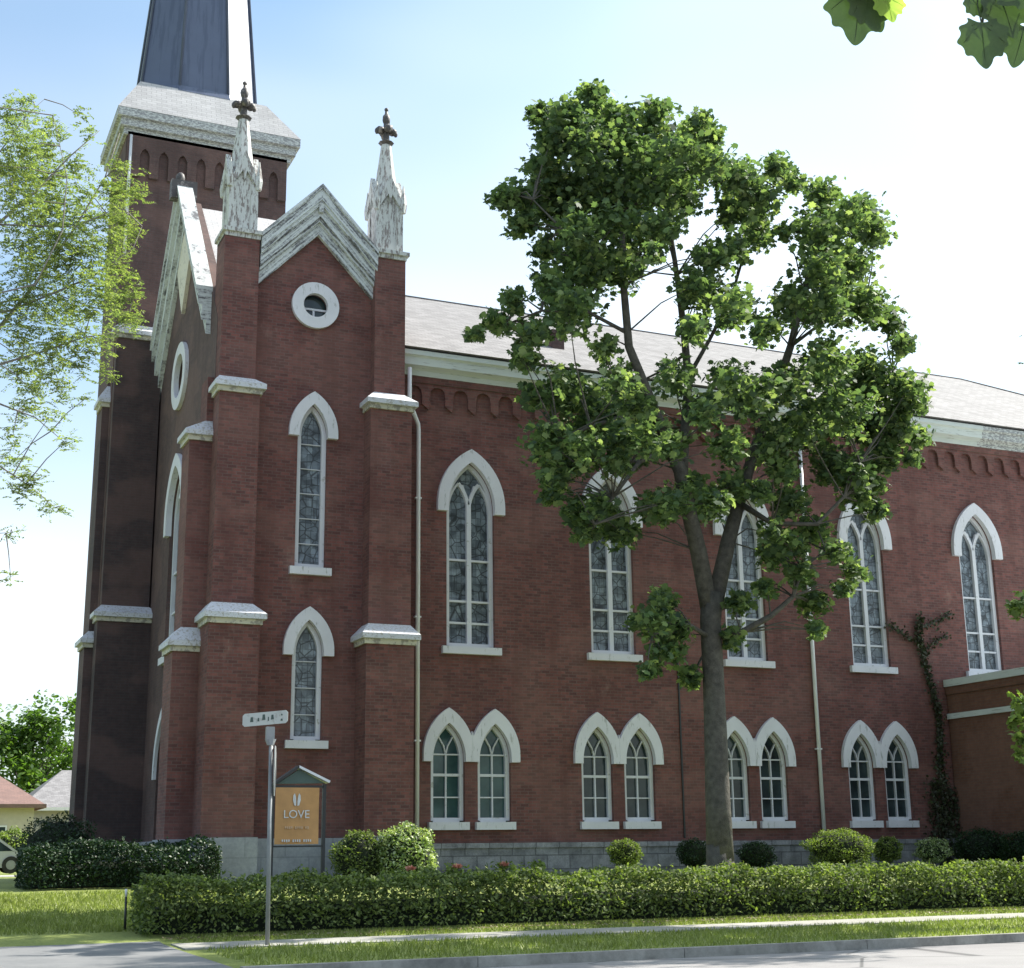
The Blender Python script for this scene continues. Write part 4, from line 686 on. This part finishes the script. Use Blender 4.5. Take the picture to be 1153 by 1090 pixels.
MB().tube([(22.8, 19.3, 0), (22.8, 19.3, 1.2), (22.75, 19.3, 4), (22.9, 19.4, 9), (23.4, 19.8, 13), (23.9, 20.2, 18)], [.3, .22, .2, .17, .12, .04], 10).build('trunk', 'bark', nb)
ST = [((18.318, 19.3, 5.479), 0.166), ((18.26, 19.3, 5.334), 0.116), ((18.528, 19.3, 5.538), 0.301), ((18.185, 19.3, 3.813), 0.197), ((18.023, 19.3, 3.475), 0.196), ((18.097, 19.3, 3.13), 0.229), ((18.025, 19.3, 2.874), 0.131), ((18.665, 19.3, 3.674), 0.499), ((18.979, 19.3, 5.246), 0.422), ((24.99, 22.55, 15.86), 0.62), ((24.38, 19.08, 11.89), 0.62), ((25.86, 21.53, 18.69), 0.62), ((25.81, 20.86, 20.33), 0.62), ((23.16, 19.25, 16.85), 0.62), ((25.3, 20.52, 16.02), 0.62), ((24.43, 21.43, 13.3), 0.62), ((23.08, 18.98, 15.34), 0.62), ((25.63, 20.37, 20.46), 0.62), ((23.58, 18.93, 14.0), 0.62), ((23.49, 22.35, 11.67), 0.62), ((24.93, 20.16, 19.05), 0.62), ((24.39, 21.83, 19.65), 0.62), ((25.32, 20.24, 14.78), 0.62), ((22.95, 19.35, 18.4), 0.62), ((26.63, 21.92, 14.16), 0.62), ((24.07, 19.07, 12.12), 0.62), ((25.71, 21.6, 11.57), 0.62), ((24.92, 22.18, 16.31), 0.62), ((24.48, 21.58, 17.95), 0.62), ((22.95, 19.14, 12.11), 0.62), ((24.7, 23.17, 13.56), 0.62), ((24.94, 17.81, 13.89), 0.62), ((24.71, 23.08, 14.75), 0.62), ((22.37, 18.49, 11.95), 0.62), ((24.6, 22.8, 13.45), 0.62), ((23.39, 21.47, 13.82), 0.62), ((25.4, 21.25, 16.54), 0.62), ((22.32, 19.22, 14.53), 0.62), ((26.28, 19.82, 15.6), 0.62), ((24.89, 19.45, 12.74), 0.62), ((25.19, 19.66, 18.77), 0.62), ((25.04, 22.89, 18.02), 0.62), ((24.65, 22.16, 20.03), 0.62), ((22.89, 19.6, 15.0), 0.62), ((25.03, 20.64, 20.15), 0.62), ((23.24, 17.94, 13.44), 0.62), ((22.78, 19.6, 13.79), 0.62), ((23.76, 19.21, 11.65), 0.62), ((22.18, 19.73, 19.1), 0.62), ((23.79, 21.47, 19.71), 0.62), ((25.98, 20.6, 13.56), 0.62), ((25.59, 21.0, 12.67), 0.62), ((22.54, 19.73, 12.25), 0.62), ((25.17, 19.49, 20.31), 0.62), ((23.47, 19.11, 16.55), 0.62), ((26.06, 20.84, 11.17), 0.62), ((23.76, 19.69, 20.15), 0.62), ((22.24, 18.48, 15.58), 0.62), ((23.69, 21.04, 20.49), 0.62), ((23.78, 17.92, 17.69), 0.62), ((26.18, 19.17, 14.34), 0.62), ((25.29, 19.52, 19.28), 0.62), ((24.46, 18.69, 19.2), 0.62), ((22.33, 18.82, 14.63), 0.62), ((22.49, 19.23, 11.76), 0.62), ((26.05, 20.31, 19.36), 0.62), ((22.97, 20.79, 18.96), 0.62), ((24.0, 18.77, 11.28), 0.62), ((23.96, 21.57, 11.11), 0.62), ((23.39, 19.22, 12.92), 0.62), ((25.65, 19.34, 17.27), 0.62), ((25.92, 18.91, 14.11), 0.62), ((24.9, 22.95, 15.09), 0.62), ((25.29, 19.66, 19.36), 0.62), ((22.77, 19.73, 14.01), 0.62), ((23.72, 19.34, 20.03), 0.62), ((24.85, 21.85, 15.28), 0.62), ((24.55, 22.67, 14.93), 0.62), ((25.33, 20.25, 15.3), 0.62), ((24.97, 20.58, 19.29), 0.62), ((23.53, 18.75, 16.42), 0.62), ((24.26, 19.46, 11.18), 0.62), ((22.05, 20.94, 11.23), 0.62), ((24.09, 21.43, 12.34), 0.62), ((22.29, 18.7, 15.24), 0.62), ((22.5, 18.3, 18.67), 0.62), ((23.22, 18.71, 12.89), 0.62), ((24.64, 21.65, 11.1), 0.62)]
leaves('crown', 'shrub_street', np.concatenate([blob_points(c, r*(1.3 if c[2] > 9 else .8), int(900*r*r)+12, 7) for c, r in ST]), .15, nb, 'maple', .4)
for j, (c, r) in enumerate(ST):
    zb_ = min(max(2.5, c[2]-1.6), 16.5); xb_ = 22.8+max(0, zb_-8)*.115; yb_ = 19.3+max(0, zb_-8)*.09; MB().tube([(xb_, yb_, zb_), ((xb_+c[0])/2, (yb_+c[1])/2, (zb_+c[2])/2+.15), c], [.05, .03, .01], 5).build('limb', 'bark', nb) if j % 2 == 0 or j < 9 else None


# ------------------------------------------------------------ hedge, shrubs, flowers
hedge = thing('clipped_hedge', 'long clipped green hedge running along the sidewalk in front of the church', 'hedge', (14, 23.4, .25))
def hedge_mass(x0, x1, y0, y1, ztop, parent, dens, size, mat, jag=.12, zb=None, core='core'):
    b = MB(); n_ = int((x1-x0)/.4)
    V = []; ring = 8
    for i in range(n_+1):
        x = x0+(x1-x0)*i/n_; zg = gz((y0+y1)/2)-.05 if zb is None else zb; w_ = (y1-y0)/2-.36+random.uniform(-.05, .05); yc = (y0+y1)/2
        zt = ztop-.28+random.uniform(-.05, .04); e = .5 if i in (0, n_) else 1; 
        for yy, zz_ in ((-.9, 0), (-1, .3), (-1, .75), (-.7, .97), (.7, .97), (1, .75), (1, .3), (.9, 0)): V.append((x, yc+yy*w_*e, zg+(zt-zg)*zz_*(e*.3+.7)))
    b.add(V, [(i*ring+k_, i*ring+(k_+1) % ring, (i+1)*ring+(k_+1) % ring, (i+1)*ring+k_) for i in range(n_) for k_ in range(ring)]+[tuple(range(ring)), tuple(n_*ring+k_ for k_ in range(ring))])
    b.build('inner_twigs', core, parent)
    P = []; zg = gz((y0+y1)/2)
    N = int((x1-x0)*dens)
    xs = np.random.uniform(x0, x1, N); lump = .07*np.sin(xs*3.1)+.05*np.sin(xs*7.7+1)+.04*np.sin(xs*17)
    t = np.random.uniform(0, 1, N); face = np.random.uniform(0, 1, N)
    for i in range(N):
        a = random.uniform(-.15, 3.0); ca, sa = math.cos(a), math.sin(a); sx_ = xs[i]
        ry = math.copysign(abs(ca)**.55, ca); rz = max(sa, 0)**.5
        wob = 1+.1*math.sin(sx_*2.3+a*3)+.06*math.sin(sx_*6.1-a*5)+.05*math.sin(sx_*13+a*9)+random.gauss(0, .05)
        y = (y0+y1)/2-ry*(y1-y0)/2*wob; z = zg+.04+(ztop-zg)*rz*(1+(wob-1)*.6)+lump[i]*.5 if sa > 0 else zg+random.uniform(.02, .3)
        if random.random() < .5 and ca > .75: z = zg+.03+random.random()*(ztop-zg)*.75
        P.append((sx_, y, z))
    for i in range(int((x1-x0)*dens*.2)):        # fill along the front shoulder
        P.append((random.uniform(x0, x1), y0+.1+abs(random.gauss(0, .12)), random.uniform(zg+.25, ztop-.05)))
    for i in range(int((x1-x0)*1.6)):            # uneven tufts above the clipped line
        x = random.uniform(x0, x1); y = random.uniform(y0+.2, y1-.3); h = random.uniform(.04, .16)
        for j in range(26): P.append((x+random.gauss(0, .09), y+random.gauss(0, .08), ztop+random.gauss(h*.5, h*.4)))
    # upright shoots
    for i in range(int((x1-x0)*7)):
        x = random.uniform(x0, x1); y = random.uniform(y0+.1, y1-.1); h = random.uniform(.05, .24)
        for j in range(6): P.append((x+random.gauss(0, .02), y+random.gauss(0, .02), ztop+h*j/6))
    for xe in (x0, x1):
        for i in range(int(dens*.5)): P.append((xe+random.uniform(-.1, .06), random.uniform(y0, y1), random.uniform(zg, ztop)))
    leaves('foliage', mat, P, size, parent, 'oval', .35)
hedge_mass(4.15, 34, 22.85, 24.15, .98, hedge, 1900, .075, 'hedge', .14)
def shrub(name, label, cat, c, r, mat, n, size, group=None, shape='oval', upb=.4, bumps=7):
    zg = gz(c[1]); t = thing(name, label, cat, (c[0], c[1], zg), group)
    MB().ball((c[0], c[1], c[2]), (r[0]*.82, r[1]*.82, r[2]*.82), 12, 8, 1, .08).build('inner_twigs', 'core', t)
    for i in range(3): pass
    P = []; d = np.random.normal(size=(n, 3)); d /= np.linalg.norm(d, axis=1)[:, None]
    bump = 1+.17*np.sin(d[:, 0]*bumps*.7+c[0]*3)*np.sin(d[:, 2]*bumps)+.06*np.sin(d[:, 1]*bumps*2)
    rad = np.random.uniform(.8, 1.03, n)*bump; P = np.array(c)+d*rad[:, None]*np.array(r)
    P[:, 2] = np.maximum(P[:, 2], zg+.02); leaves('foliage', mat, P, size, t, shape, upb)
    MB().tube([(c[0], c[1], zg-.05), (c[0], c[1], c[2])], [.05, .04], 6).build('stem', 'bark', t); return t
# dark evergreen masses at the left corner (each a bush)
eh = thing('evergreen_hedge', 'low dark clipped evergreen hedge at the foot of the tower and corner buttress, far left', 'hedge', (4.9, 31.6, .8))
hedge_mass(3.15, 6.95, 30.7, 32.4, 1.6, eh, 3200, .065, 'yew', .05)
shrub('evergreen_bush', 'tall dark bush rising behind the clipped evergreen hedge at the foot of the brick tower', 'bush', (4.5, 37.5, 1.55), (.95, .9, .85), 'yew', 5000, .07)
shrub('leafy_bush', 'loose dark green bush just right of the orange banner', 'bush', (10.0, 30.8, 1.3), (.62, .5, .62), 'hedge', 3800, .07)
shrub('variegated_bush', 'round bush with pale variegated leaves in front of the white downspout', 'bush', (10.95, 30.5, 1.32), (.66, .6, .66), 'varieg', 5500, .075)
shrub('clipped_shrub', 'small yellow-green shrub under the second pair of lower windows', 'shrub', (16.67, 31.1, 1.35), (.4, .4, .32), 'shrub', 2500, .055)
shrub('clipped_shrub', 'dark little shrub left of the maple trunk against the foundation', 'shrub', (19.1, 32.0, 1.3), (.42, .4, .36), 'yew', 2500, .055)
shrub('clipped_shrub', 'dark low shrub right of the maple trunk against the foundation', 'shrub', (20.95, 32.0, 1.25), (.5, .4, .34), 'yew', 2500, .055)
shrub('clipped_shrub', 'wide flat-topped bright green shrub beside the right downspout', 'shrub', (22.85, 31.1, 1.4), (.95, .65, .47), 'shrub', 7000, .055)
shrub('clipped_shrub', 'small bright round shrub under the last pair of lower windows, left of its neighbour', 'shrub', (24.35, 31.1, 1.36), (.36, .36, .32), 'shrub', 2500, .055)
shrub('clipped_shrub', 'low pale-tipped shrub between the last lower windows and the climbing vine', 'shrub', (25.8, 31.1, 1.3), (.5, .4, .31), 'varieg', 2600, .055)
shrub('evergreen_bush', 'dark spreading bush against the foot of the orange-brick annex, nearest the vine', 'bush', (27.5, 31.2, 1.35), (.7, .7, .5), 'yew', 4000, .065)
shrub('evergreen_bush', 'dark spreading bush against the annex wall at the right edge of the picture', 'bush', (27.6, 29.4, 1.3), (.62, 1.0, .48), 'yew', 5000, .065)
# rose bushes with salmon blooms behind the hedge
for i, (x, y, z) in enumerate([(8.85, 24.45, 1.12), (9.75, 24.5, 1.14), (10.65, 24.5, 1.16), (11.3, 24.55, 1.14)]):
    lab = ['salmon-flowered rose bush behind the hedge, below the variegated bush', 'rose bush with one salmon bloom behind the hedge below the first lower windows', 'rose bush with pale pink bloom behind the hedge beside the tallest shoots', 'tall-shooted rose bush behind the hedge at the right end of the roses'][i]
    t = thing('rose_bush', lab, 'rose bush', (x, y, .3), 'rose bushes behind the hedge')
    MB().tube([(x, y, .25), (x+.03, y, .7), (x-.02, y, z)], [.02, .015, .01], 5).build('stem', 'bark', t)
    leaves('foliage', 'shrub', blob_points((x, y, z-.12), (.24, .15, .2), 260, 5), .07, t, 'oval', .3)
    if i < 3:
        P = []; D = []
        for ring_, nn_ in ((.02, 5), (.045, 9), (.065, 12)):
            for j in range(nn_):
                a = 2*math.pi*j/nn_; P.append((x+ring_*math.cos(a), y-.05+ring_*math.sin(a), z+.05-ring_*.4)); D.append((math.cos(a)*ring_*14, math.sin(a)*ring_*14, 1-ring_*6))
        leaves('bloom', 'petal', P, .095, t, 'oval', .4, .15, D)
# climbing vine on the nave wall
vine = thing('climbing_vine', 'brown half-dead climbing vine spreading two arms on the brick wall beside the annex', 'vine', (27.9, 32.9, .85))
vp = [[(27.9, .8), (27.85, 2.2), (27.8, 3.6), (27.9, 5), (27.6, 6.4), (27.4, 7.2), (27.55, 7.9)], [(27.45, 7.1), (27.0, 7.25), (26.3, 7.6)], [(27.5, 7.5), (28.0, 7.7), (28.7, 8.0)], [(27.5, 6.8), (28.1, 7.2), (28.5, 7.35)], [(27.9, 1), (28.15, 3)], [(27.7, 1), (27.5, 3.2)]]
P = []
for i, ch in enumerate(vp):
    MB().tube([(x, 32.94, z) for x, z in ch], [.05-.006*j if i == 0 else .025 for j in range(len(ch))], 5).build('stem', 'bark', vine)
    for (xa, za), (xb, zb_) in zip(ch, ch[1:]):
        ln = math.hypot(xb-xa, zb_-za)
        for j in range(int(ln*(230 if i in (0, 4, 5) else 80))):
            t_ = random.random(); z = za+(zb_-za)*t_; s_ = .26*max(0, 1-(z-.8)/3.4)+.07
            P.append((xa+(xb-xa)*t_+random.gauss(0, s_), 32.93-abs(random.gauss(0, .06)), z+random.gauss(0, .08)))
leaves('foliage', 'ivy', P, .075, vine, 'maple', -.2)
# grass tufts: nobody could count them
gp = []
for i in range(52000):
    r = random.random()
    if r < .3: x = random.uniform(4.5, 24); y = random.uniform(17.8, 20.9)
    elif r < .45: x = random.uniform(4.5, 24); y = random.uniform(22.02, 22.9)
    else: x = random.uniform(-3, 7); y = random.uniform(23.75, 30)
    if x < 4.4-.35*max(0, y-22.4) and y < 23.75: continue
    gp.append((x, y, gz(y)+.03))
g = leaves('grass', 'hedge_grass', gp, .085, None, 'blade', -.4, .4, [(0, 0, 1)]*len(gp)) if False else None
M['hedge_grass'] = leaf_mat('grass_blade', [(0, (.15, .18, .045)), (1, (.27, .3, .1))], .3)
g = leaves('grass', 'hedge_grass', gp, .08, None, 'blade', -.4, .4, [(0, 0, 1)]*len(gp)); g['kind'] = 'stuff'
# fallen leaves and dead clippings along the hedge foot
M['litter'] = leaf_mat('dry_leaf', [(0, (.12, .09, .05)), (1, (.3, .25, .16))], .05)
lp = [(random.uniform(4.3, 24), 22.75-abs(random.gauss(0, .28)), gz(22.5)+.035) for i in range(2600)]
g = leaves('leaf_litter', 'litter', lp, .05, None, 'oval', 2.5); g['kind'] = 'stuff'

# ------------------------------------------------------------ signs
def text_mesh(body, size, fr_mat, loc, name, mat, parent, ext=.004):
    cu = bpy.data.curves.new(name, 'FONT'); cu.body = body; cu.size = size; cu.align_x = 'CENTER'; cu.align_y = 'CENTER'; cu.extrude = ext
    o = bpy.data.objects.new(name, cu); C.objects.link(o); dg = bpy.context.evaluated_depsgraph_get()
    me = bpy.data.meshes.new_from_object(o.evaluated_get(dg)); C.objects.unlink(o); bpy.data.objects.remove(o)
    mt = fr_mat.copy(); mt.translation = loc; me.transform(mt); me.materials.clear(); me.materials.append(M[mat])
    q = bpy.data.objects.new(name, me); C.objects.link(q); attach(q, parent); return q
M['signface'] = paint_mat('faded_sign_face', (.5, .52, .5), (.38, .38, .36), .2, (1, 1, 1), .5, 8)
M['ink'] = plain('faded_dark_lettering', (.06, .09, .08), .6)
M['banner'] = plain('orange_banner_vinyl', (.5, .26, .09), .5, 0, .12, 5)
M['bannerwhite'] = plain('faded_white_print', (.62, .62, .6), .6)
M['bannerpale'] = plain('pale_orange_print', (.62, .42, .26), .6)
sx, sy = 5.5, 21.12
pole = thing('street_sign', 'grey metal street-name sign post standing in the sidewalk before the hedge', 'street sign', (sx, sy, .15))
MB().tube([(sx, sy, .05), (sx-.03, sy, 3.02)], [.032, .03], 8).build('post', 'metal', pole)
ang = math.radians(17)  # blade direction
ux = Vector((math.cos(ang), -math.sin(ang)*1.0, 0)); un = Vector((-math.sin(ang), -math.cos(ang), 0))
ax = Vector((.87, -.47, .07)).normalized(); nn = Vector((-.47, -.87, 0)).normalized(); upz = nn.cross(ax)*-1
upz = Vector((0, 0, 1)); cen = Vector((sx-.13, sy, 3.36))
def plate(cen, ax, nn, w, h, t, mat, name, parent):
    b = MB(); V = []; c_ = .03
    out = [(-w/2+c_, -h/2), (w/2-c_, -h/2), (w/2, -h/2+c_), (w/2, h/2-c_), (w/2-c_, h/2), (-w/2+c_, h/2), (-w/2, h/2-c_), (-w/2, -h/2+c_)]
    b.prism(out, [], lambda u, w_, d: tuple(cen+ax*u+Vector((0, 0, 1))*w_+nn*(t/2-d)), t); return b.build(name, mat, parent)
bl = plate(cen, ax, nn, .68, .19, .012, 'signface', 'name_blade', pole)
fm = Matrix((ax, upz, nn)).transposed().to_4x4()
# the lettering is too faded to read: keep it as worn marks
for u, w_, ww, hh in ((-.2, 0, .05, .07), (-.1, -.01, .03, .05), (-.02, .02, .05, .08), (.05, -.01, .02, .06), (.11, .01, .045, .07), (.25, .035, .025, .025), (.25, -.04, .035, .03)):
    MB().prism([(-ww/2, -hh/2), (ww/2, -hh/2), (ww/2*.6, hh/2), (-ww/2*.7, hh/2)], [], lambda a_, b_, d: tuple(cen+ax*(u+a_)+upz*(w_+b_)+nn*(.0095-d)), .004).build('lettering', 'ink', bl)
b = MB().box(sx-.11, sx+.01, sy-.04, sy+.04, 3.04, 3.24).ngon_frustum(sx-.04, sy, .05, .05, 2.97, .09, .05, 3.06, 8).build('bracket', 'metal', pole)
# red-less back of an octagonal sign turned nearly edge-on
ax2 = Vector((.3, .95, 0)).normalized(); n2 = Vector((.95, -.3, 0))
c2 = Vector((sx+.03, sy+.0, 2.6)); hh = .36
oc = [(hh/math.cos(math.pi/8)*math.cos(math.pi/8+i*math.pi/4), hh/math.cos(math.pi/8)*math.sin(math.pi/8+i*math.pi/4)) for i in range(8)]
MB().prism(oc, [], lambda u, w_, d: tuple(c2+ax2*u+Vector((0, 0, 1))*w_+n2*(.01-d)), .006).build('octagonal_plate', 'metal', pole)
# banner sign in its small roofed frame
B0, B1, BY = 6.7, 7.5, 25.5
bs = thing('banner_sign', 'orange church banner hanging in a black frame with a small green pediment roof', 'sign', (7.1, 25.5, .35))
for xx in (B0-.04, B1+.1): MB().box(xx-.03, xx+.03, BY-.03, BY+.03, .2, 2.62).build('post', 'black', bs)
MB().prism([(6.72, 2.62), (7.6, 2.64), (7.12, 2.88)], [], lambda u, w_, d: (u, BY-.04+d, w_), .08).build('pediment', 'greenmetal', bs)
MB().prism([(6.64, 2.58), (7.1, 2.9), (7.1, 2.945), (6.62, 2.62)], [], lambda u, w_, d: (u, BY-.12+d, w_), .24).build('roof_board', 'black', bs)
MB().prism([(7.1, 2.9), (7.66, 2.64), (7.68, 2.68), (7.1, 2.945)], [], lambda u, w_, d: (u, BY-.12+d, w_), .24).build('roof_board', 'pipe', bs)['label'] = 'slope board of the little roof with sunlight painted on as white'  # white against its black twin: sunlight put into the board's colour
MB().box(B0-.02, B1+.08, BY-.03, BY+.03, 2.56, 2.6).box(B0-.02, B1+.08, BY-.03, BY+.03, 1.53, 1.56).build('rail', 'black', bs)
V = []; nx_, nz_ = 9, 11
for j in range(nz_):
    for i in range(nx_):
        u, w_ = i/(nx_-1), j/(nz_-1); V.append((B0+(B1-B0)*u, BY-.045-.018*math.sin(u*5)*math.sin(w_*3), 1.58+.98*w_))
ban = MB().add(V, [(j*nx_+i, j*nx_+i+1, (j+1)*nx_+i+1, (j+1)*nx_+i) for j in range(nz_-1) for i in range(nx_-1)], True).build('banner', 'banner', bs)
fmb = Matrix(((1, 0, 0), (0, 0, -1), (0, 1, 0))).to_4x4()
text_mesh('LOVE', .2, fmb, (7.08, BY-.075, 2.09), 'lettering', 'bannerwhite', ban)
for sgn in (-1, 1):   # white tulip-like pair of shapes
    MB().prism([(7.08+sgn*.012, 2.24), (7.08+sgn*.045, 2.25), (7.08+sgn*.07, 2.34), (7.08+sgn*.065, 2.42), (7.08+sgn*.04, 2.46), (7.08+sgn*.02, 2.4), (7.08+sgn*.012, 2.32)][::sgn], [], lambda u, w_, d: (u, BY-.078+d, w_), .006).build('emblem', 'bannerwhite', ban)
for z, n_, w_, mt in ((1.87, 12, .032, 'bannerpale'), (1.73, 0, 0, ''), (1.645, 14, .034, 'bannerwhite')):
    b = MB()
    for i in range(n_):
        if i % 5 == 4: continue
        x0 = 7.1-n_*w_/2*1.15+i*w_*1.15; b.box(x0, x0+w_*.65, BY-.078, BY-.07, z-.02-.004*(i % 3), z+.018)
    if n_: b.build('lettering', mt, ban)
# garden stake on the lawn
st = thing('garden_stake', 'short thin stake with a white tip at the left end of the hedge', 'stake', (3.95, 24.0, .29))
zs_ = gz(24.0)
MB().tube([(3.97, 24.0, zs_-.1), (3.96, 24.0, zs_+.5)], [.022, .018], 6).build('stake_post', 'black', st); MB().tube([(3.96, 24.0, zs_+.5), (3.955, 24, zs_+.62)], [.022, .02], 6).build('stake_tip', 'pipe', st)

# ------------------------------------------------------------ background at the left
M['roofred'] = roof_mat('reddish_brown_shingle', (.22, .13, .11), (.18, .11, .095), 2)
M['siding'] = plain('pale_siding', (.5, .44, .36), .7, 0, .06); M['siding2'] = plain('grey_siding', (.36, .34, .32), .7, 0, .08)
def house(label, x0, x1, y0, y1, zw, zr_, wall, roof_, axis='x'):
    h = thing('house', label, 'house', ((x0+x1)/2, (y0+y1)/2, .8)); b = MB().box(x0, x1, y0, y1, .6, zw); b.build('wall', wall, h)
    o = .5; yc = (y0+y1)/2; xc = (x0+x1)/2
    V = [(x0-o, y0-o, zw), (x1+o, y0-o, zw), (x1+o, y1+o, zw), (x0-o, y1+o, zw), (x0+2.6, yc, zr_), (x1-2.6, yc, zr_)]
    r_ = MB().add(V, [(0, 1, 5, 4), (1, 2, 5), (2, 3, 4, 5), (3, 0, 4), (0, 3, 2, 1)]).build('roof', roof_, h)
    MB().box(x0-o-.02, x1+o+.02, y0-o-.06, y0-o, zw-.18, zw+.02).box(x1+o, x1+o+.06, y0-o, y1+o, zw-.18, zw+.02).build('fascia', 'roofred' if roof_ == 'roofred' else 'pipe', r_)
    for xx in np.arange(x1-1.9, x0, -3.2):
        w_ = MB().box(xx-.5, xx+.5, y0-.02, y0+.02, 1.9, 3.0).build('window', 'pane_dark', h)
        MB().box(xx-.58, xx+.58, y0-.05, y0-.021, 3.0, 3.08).box(xx-.58, xx+.58, y0-.05, y0-.021, 1.82, 1.9).box(xx-.58, xx-.5, y0-.05, y0-.021, 1.9, 3.0).box(xx+.5, xx+.58, y0-.05, y0-.021, 1.9, 3.0).build('frame', 'pipe', w_)
house('low house with a reddish hipped roof and pale cream walls at the far left', -6, 8.5, 82, 92, 4.15, 6.6, 'siding', 'roofred')
house('grey-roofed house with grey siding glimpsed beside the tower base', 9.4, 24, 95, 106, 4.4, 7.0, 'siding2', 'shingle')
def bg_tree(label, x, y, h, r, n, mat='far', size=.3, seedv=0):
    t = thing('broadleaf_tree', label, 'tree', (x, y, .8)); rs = random.Random(seedv)
    MB().tube([(x, y, .6), (x+.1, y, h*.45), (x, y, h*.8)], [.28, .2, .08], 8).build('trunk', 'bark', t)
    P = []
    for i in range(22):
        a = rs.uniform(0, 6.28); rr = r*rs.uniform(.1, .8); zc = h*.62+rs.uniform(-1, 1)*h*.25; P.append(blob_points((x+rr*math.cos(a), y+rr*math.sin(a), zc), r*.36, n//22, 5))
    b = MB()
    for i in range(6):
        a = rs.uniform(0, 6.28); b.tube([(x, y, h*.35), (x+r*.3*math.cos(a), y+r*.3*math.sin(a), h*.6), (x+r*.6*math.cos(a), y+r*.6*math.sin(a), h*.75)], [.12, .08, .03], 5)
    b.build('limbs', 'bark', t); leaves('crown', mat, np.concatenate(P), size, t, 'oval', .5)
bg_tree('bushy green tree rising behind the grey-roofed house', 11.2, 112, 13.2, 4.6, 9000, size=.4, seedv=3)
bg_tree('pale green tree at the far left edge behind the reddish roof', 4.0, 110, 12.0, 4.2, 8000, size=.4, seedv=5)
bg_tree('green tree standing behind the tower base, right of the grey roof', 17.5, 118, 12.5, 4.5, 7000, size=.4, seedv=9)
shrub('far_bush', 'sunny yellow-green bush before the cream house wall at far left', 'bush', (6.6, 72, 1.7), (.95, .9, 1.0), 'shrub', 2500, .14)
car = thing('parked_car', 'silver car parked before the far left house, mostly out of the picture', 'car', (3.6, 62, .8))
b = MB(); prof = [(-2.1, 1.05), (-2.05, 1.5), (-1.2, 1.62), (-.6, 2.15), (.9, 2.18), (1.6, 1.68), (2.1, 1.55), (2.15, 1.05)]
b.prism(prof, [], lambda u, w_, d: (4.2+u, 61.2+d, w_), 1.65); M['carpaint'] = plain('silver_car_paint', (.5, .52, .54), .25, .3, .03); M['rubber'] = plain('black_tyre', (.02, .02, .02), .8)
b.build('body', 'carpaint', car); MB().prism([(-1.1, 1.64), (-.55, 2.08), (.85, 2.1), (1.45, 1.68)], [], lambda u, w_, d: (4.2+u, 61.19+d, w_), 1.67).build('windows', 'pane_dark', car)
for u in (-1.35, 1.4):
    for yy in (61.15, 62.65):
        w_ = MB().prism(circle(0, 0, .33, 20), [], lambda a_, b_, d: (4.2+u+a_, yy+d, 1.15+b_), .22).build('wheel', 'rubber', car); MB().prism(circle(0, 0, .18, 14), [], lambda a_, b_, d: (4.2+u+a_, yy-.01+d, 1.15+b_), .24).build('rim', 'metal', w_)

for o in list(C.objects):
    if '_loc' in o: del o['_loc']
